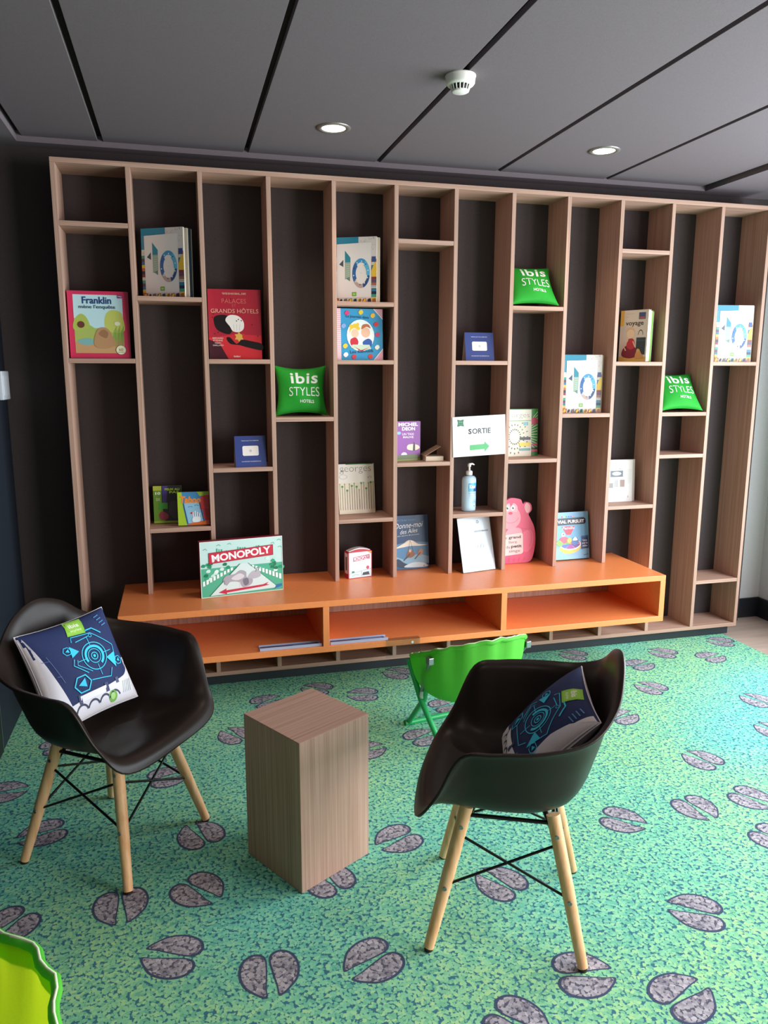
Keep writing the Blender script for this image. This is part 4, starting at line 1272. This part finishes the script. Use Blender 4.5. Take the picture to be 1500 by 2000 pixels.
a.build('printed_front', sm, .35)
a = Art(.052, .140)
a.rect(.12, .03, .88, .96, '#d9ccd0'); a.rect(.35, .30, .65, .82, '#4a3a40'); a.rect(.12, .03, .88, .18, '#c02a44')
a.build('printed_side', sm, .35, lambda x, z, l: (-.0003 - l, .052 - x, z))

# ---- trivia game box
def art_trivia():
    a = Art(.268, .273)
    a.rect(0, 0, 1, 1, '#6fb0dc'); a.poly([(0, 0), (1, 0), (1, .20), (0, .26)], '#86c4e8'); a.rect(0, .90, 1, 1, '#7fb4dc')
    a.poly([(.08, .72), (.90, .735), (.94, .77), (.93, .85), (.88, .88), (.08, .87), (.04, .80)], '#1d1f38')
    a.text('TRIVIAL PURSUIT', .10, .765, .90, .835, '#f0eef2', bold=.03)
    for i in range(6):
        a.ell(.36 + .055 * i, .905, .018, .018, ['#d83c3c', '#e8b83c', '#3c9a4c', '#3c6cc8', '#8c4cb0', '#e87c2c'][i], 10)
    a.poly([(.34, .70), (.66, .70), (.56, .52), (.46, .52)], '#c8304c'); a.text('Famille', .36, .635, .66, .695, '#f6c6d0', bold=.03, shear=.2)
    a.blob([(.28, .26), (.34, .16), (.52, .12), (.72, .17), (.80, .28), (.54, .24)], '#e6c23c'); a.ell(.54, .31, .26, .115, '#f0e6ee')
    for i in range(6):
        a.ell(.54, .32, .235, .10, ['#d8405c', '#e88c3c', '#5cb04c', '#4c6cc8', '#a03c9c', '#6c3c94'][i], 8, 60 * i, 60 * i + 58)
    a.blob([(.28, .36), (.30, .46), (.44, .48), (.50, .40), (.40, .34)], '#e8556c'); a.blob([(.56, .36), (.62, .46), (.72, .44), (.74, .34), (.64, .30)], '#3f6fb4')
    a.blob([(.60, .40), (.66, .47), (.72, .40)], '#f0f0f0'); a.ell(.37, .53, .05, .04, '#f0dfe4'); a.ell(.38, .535, .018, .016, '#24305c', 10)
    a.blob([(.26, .42), (.20, .34), (.30, .28), (.36, .34)], '#7cb84c'); a.blob([(.46, .40), (.52, .46), (.58, .40), (.52, .35)], '#f0c23c')
    a.poly([(.80, .20), (.98, .22), (.98, .46), (.82, .44)], '#2a4f86'); a.poly([(.80, .44), (.82, .48), (.99, .49), (.98, .46)], '#3f6ca8')
    a.text('Cartes\npour les\nadultes', .825, .25, .965, .41, '#e8eef6', bold=.02)
    a.text('Un jeu pour toute la famille', .40, .105, .74, .125, '#d98cb4'); a.text('de 8 à 99 ans et plus encore', .40, .07, .74, .09, '#d98cb4')
    a.line([(.86, .07), (.96, .09)], .003, '#24305c')
    return a
book('game_box', 'light blue trivia quiz game box leaning back behind an upright', 'box', 2.496, .100, BZ, .268, .273, .042, 2, 9, art_trivia(), '#4f7fb4', kind='box', pages='#2a2438')

# ---- hand gel bottle with pump
bt = thing('gel_bottle', 'clear hand gel pump bottle with blue label', 'bottle', (1.992, .085, ZE + T2 + .0003), (0, 0, R(8)))
b = MB(); b.lathe([(0, 0), (.036, 0), (.0405, .004), (.0415, .02), (.0415, .165), (.0395, .182), (.030, .192), (.016, .196), (.0145, .204)], 32, sy=.72); b.obj('body', GELBOT, bt)
b = MB(); b.lathe([(0, .002), (.035, .002), (.0400, .007), (.0408, .022), (.0408, .164), (.0386, .181), (.029, .190), (.012, .194), (0, .194)], 32, sy=.715); b.obj('gel', M('#cfe3f0', .25), bt)
b = MB(); b.lathe([(.0165, .198), (.0175, .200), (.0175, .217), (.0135, .221), (.006, .222), (.005, .240), (.0085, .243), (.010, .256), (.004, .262), (0, .262)], 20); b.obj('pump_collar', WHITEPL, bt)
b = MB(); b.tube([(0, 0, .256), (.018, 0, .258), (.030, 0, .252)], [.0055, .005, .0035], 10); b.obj('pump_spout', WHITEPL, bt)
def arc(x, z, l):
    t_ = (x - .0375) / .0375 * R(62)
    return (.0420 * math.sin(t_) + l * math.sin(t_), -(.0420 * .72) * math.cos(t_) - .0006 - l, .02 + z)
a = Art(.075, .145)
a.rect(.32, .62, .95, .94, '#3aa0d0'); a.rect(.62, .62, .95, .82, '#1d4f8c'); a.text('Klean', .36, .74, .80, .88, '#eaf4fa', bold=.03)
a.text('Gel Hydroalcoolique', .34, .53, .94, .58, '#3a4f74'); a.line([(.34, .48), (.92, .48)], .001, '#6d86a8'); a.line([(.34, .44), (.92, .44)], .001, '#6d86a8'); a.line([(.34, .38), (.80, .38)], .001, '#6d86a8')
a.ring(.72, .24, .13, .075, .18, '#5aa8d4', 20); a.ring(.72, .24, .05, .03, .3, '#2a5f94', 12); a.rect(.66, .06, .74, .085, '#33507c')
a.build('printed_label', bt, .4, arc, 10)

# ================================================================== CLEAR SLEEVES ON THE BENCH
def sleeve(label, x0, x1, y):
    r = thing('brochure_sleeve', label, 'sleeve', (x0, y, BU + .0303), (0, 0, 0), 'clear sleeves lying in the bench bays')
    w = x1 - x0
    b = MB(); b.box(0, 0, 0, w, .055, .0018); b.box(0, 0, .0018, w, .0016, .014); b.box(0, .0534, .0018, w, .055, .010); b.obj('tray', M('#b4bad6', .15), r)
    b = MB(); b.box(.006, .006, .0021, w - .01, .05, .0036); b.obj('leaflet', M('#39466e', .35), r)
    a = Art(w - .016, .044)
    a.rect(.0, .5, .5, .95, '#4a3a52'); a.rect(.55, .35, .95, .8, '#6f86b4'); a.rect(.1, .1, .45, .35, '#8fa2c8')
    a.build('leaflet_print', r, .3, lambda x, z, l: (.006 + x, .006 + z, .0039 + l))
    return r
sleeve('clear plastic leaflet tray at the inner end of the bay beside the chair', .802, 1.098, -.312)
sleeve('clear plastic leaflet tray in the middle bay of the bench', 1.142, 1.428, -.312)
fl = thing('acetate_sheet', 'clear acetate sheet hanging over the bench edge behind the green folding chair', 'sheet', (1.415, FY - .0012, .198), (0, 0, 0))
b = MB(); b.box(0, -.0010, 0, .175, 0, .088, 0); b.box(0, -.0010, .088, .175, .03, .0890); b.obj('film', glass_mat('clear_film', '#eaf4fa', .08, 1.15), fl)
b = MB(); b.tube([(.135, -.0012, .070), (.135, -.0028, .070)], .006, 12); b.obj('sticker_dot', M('#d5dce6', .4), fl)

# ================================================================== WALL BOX AND CEILING FITTINGS
wb = thing('wall_box', 'small white control box fixed on the dark wall near the corner', 'box', (XL, .055, 1.455))
b = MB(); b.box(0, 0, 0, .018, .150, .130, 0, .004); b.obj('housing', M('#d5dbe4', .4), wb)
b = MB(); b.box(.018, .02, .02, .020, .130, .110, 0, .0008); b.obj('cover_plate', M('#dfe4ea', .35), wb)
b = MB(); b.tube([(.009, .150, .066), (.009, .155, .066)], .005, 10); b.obj('side_button', WHITEPL, wb)

def emis(name, col, strength):
    w = NT(name)
    w.b.inputs['Base Color'].default_value = (0.8, 0.8, 0.8, 1)
    w.b.inputs['Emission Color'].default_value = hexc(col)
    w.b.inputs['Emission Strength'].default_value = strength
    return w.m
LAMP = emis('lamp_diffuser', '#fff1df', 9.0)
def downlight(label, x, y):
    r = thing('downlight', label, 'light', (x, y, PZ), group='recessed ceiling spotlights')
    b = MB(); b.lathe([(.074, .0), (.0735, -.003), (.060, -.0055), (.052, -.004), (.050, .004)], 40); b.obj('trim_ring', M('#9a9490', .35, .6), r)
    b = MB(); b.lathe([(.0505, -.002), (.04, -.0035), (0, -.004)], 40); b.obj('diffuser', LAMP, r)
    d = bpy.data.lights.new('downlight_beam', 'SPOT')
    d.energy = 15; d.color = (1.0, 0.80, 0.62); d.spot_size = R(120); d.spot_blend = 0.9; d.shadow_soft_size = 0.05
    lo = bpy.data.objects.new('downlight_beam', d); COL.objects.link(lo); lo.parent = r; lo.location = (0, 0, -.06)
    return r
downlight('round recessed downlight, lit, on the panel beside the smoke detector', 1.173, -.340)
downlight('round recessed downlight, lit, on the panel nearest the white wall alcove', 2.461, -.346)
# two unseen lamps added to warm the light on the front floor
downlight('added unseen downlight, lit, over the front part of the carpet', 0.520, -2.35)
downlight('added unseen downlight, lit, over the carpet towards the window', 2.461, -2.35)

sd = thing('smoke_detector', 'white round smoke detector mounted across a ceiling joint', 'detector', (1.488, -1.030, PZ))
b = MB(); b.lathe([(.0535, 0), (.0545, -.003), (.0535, -.006), (.0520, -.010), (.0505, -.026), (.046, -.032), (.034, -.033)], 40); b.obj('base', WHITEPL, sd)
b = MB(); b.lathe([(.0265, -.030), (.0245, -.050)], 30); b.obj('inner_chamber', M('#1c1a1a', .7), sd)
for i in range(16):
    t_ = 2 * math.pi * i / 16
    c_, s_ = math.cos(t_), math.sin(t_)
    b = MB(); b.tube([(.036 * c_, .036 * s_, -.0305), (.0285 * c_, .0285 * s_, -.051)], .0026, 6); b.obj('vent_rib', WHITEPL, sd)
b = MB(); b.lathe([(.0305, -.049), (.0305, -.0525), (.026, -.055), (0, -.056)], 30); b.obj('cap', WHITEPL, sd)
# pale scrape on the ceiling panel
b = MB()
P = crom([(-.022, -.006), (-.008, .003), (.010, .005), (.024, .001)], 5, False)
Q = [(x, y - .004 - .001 * math.sin(9 * i)) for i, (x, y) in enumerate(P)]
b.add([(x, y, PZ - .0004) for x, y in P] + [(x, y, PZ - .0004) for x, y in Q], [(i, i + 1, len(P) + i + 1, len(P) + i) for i in range(len(P) - 1)])
o = b.obj('scrape_mark', M('#6f6a73', .9), ceil); o.location = (.381, -.575, 0)
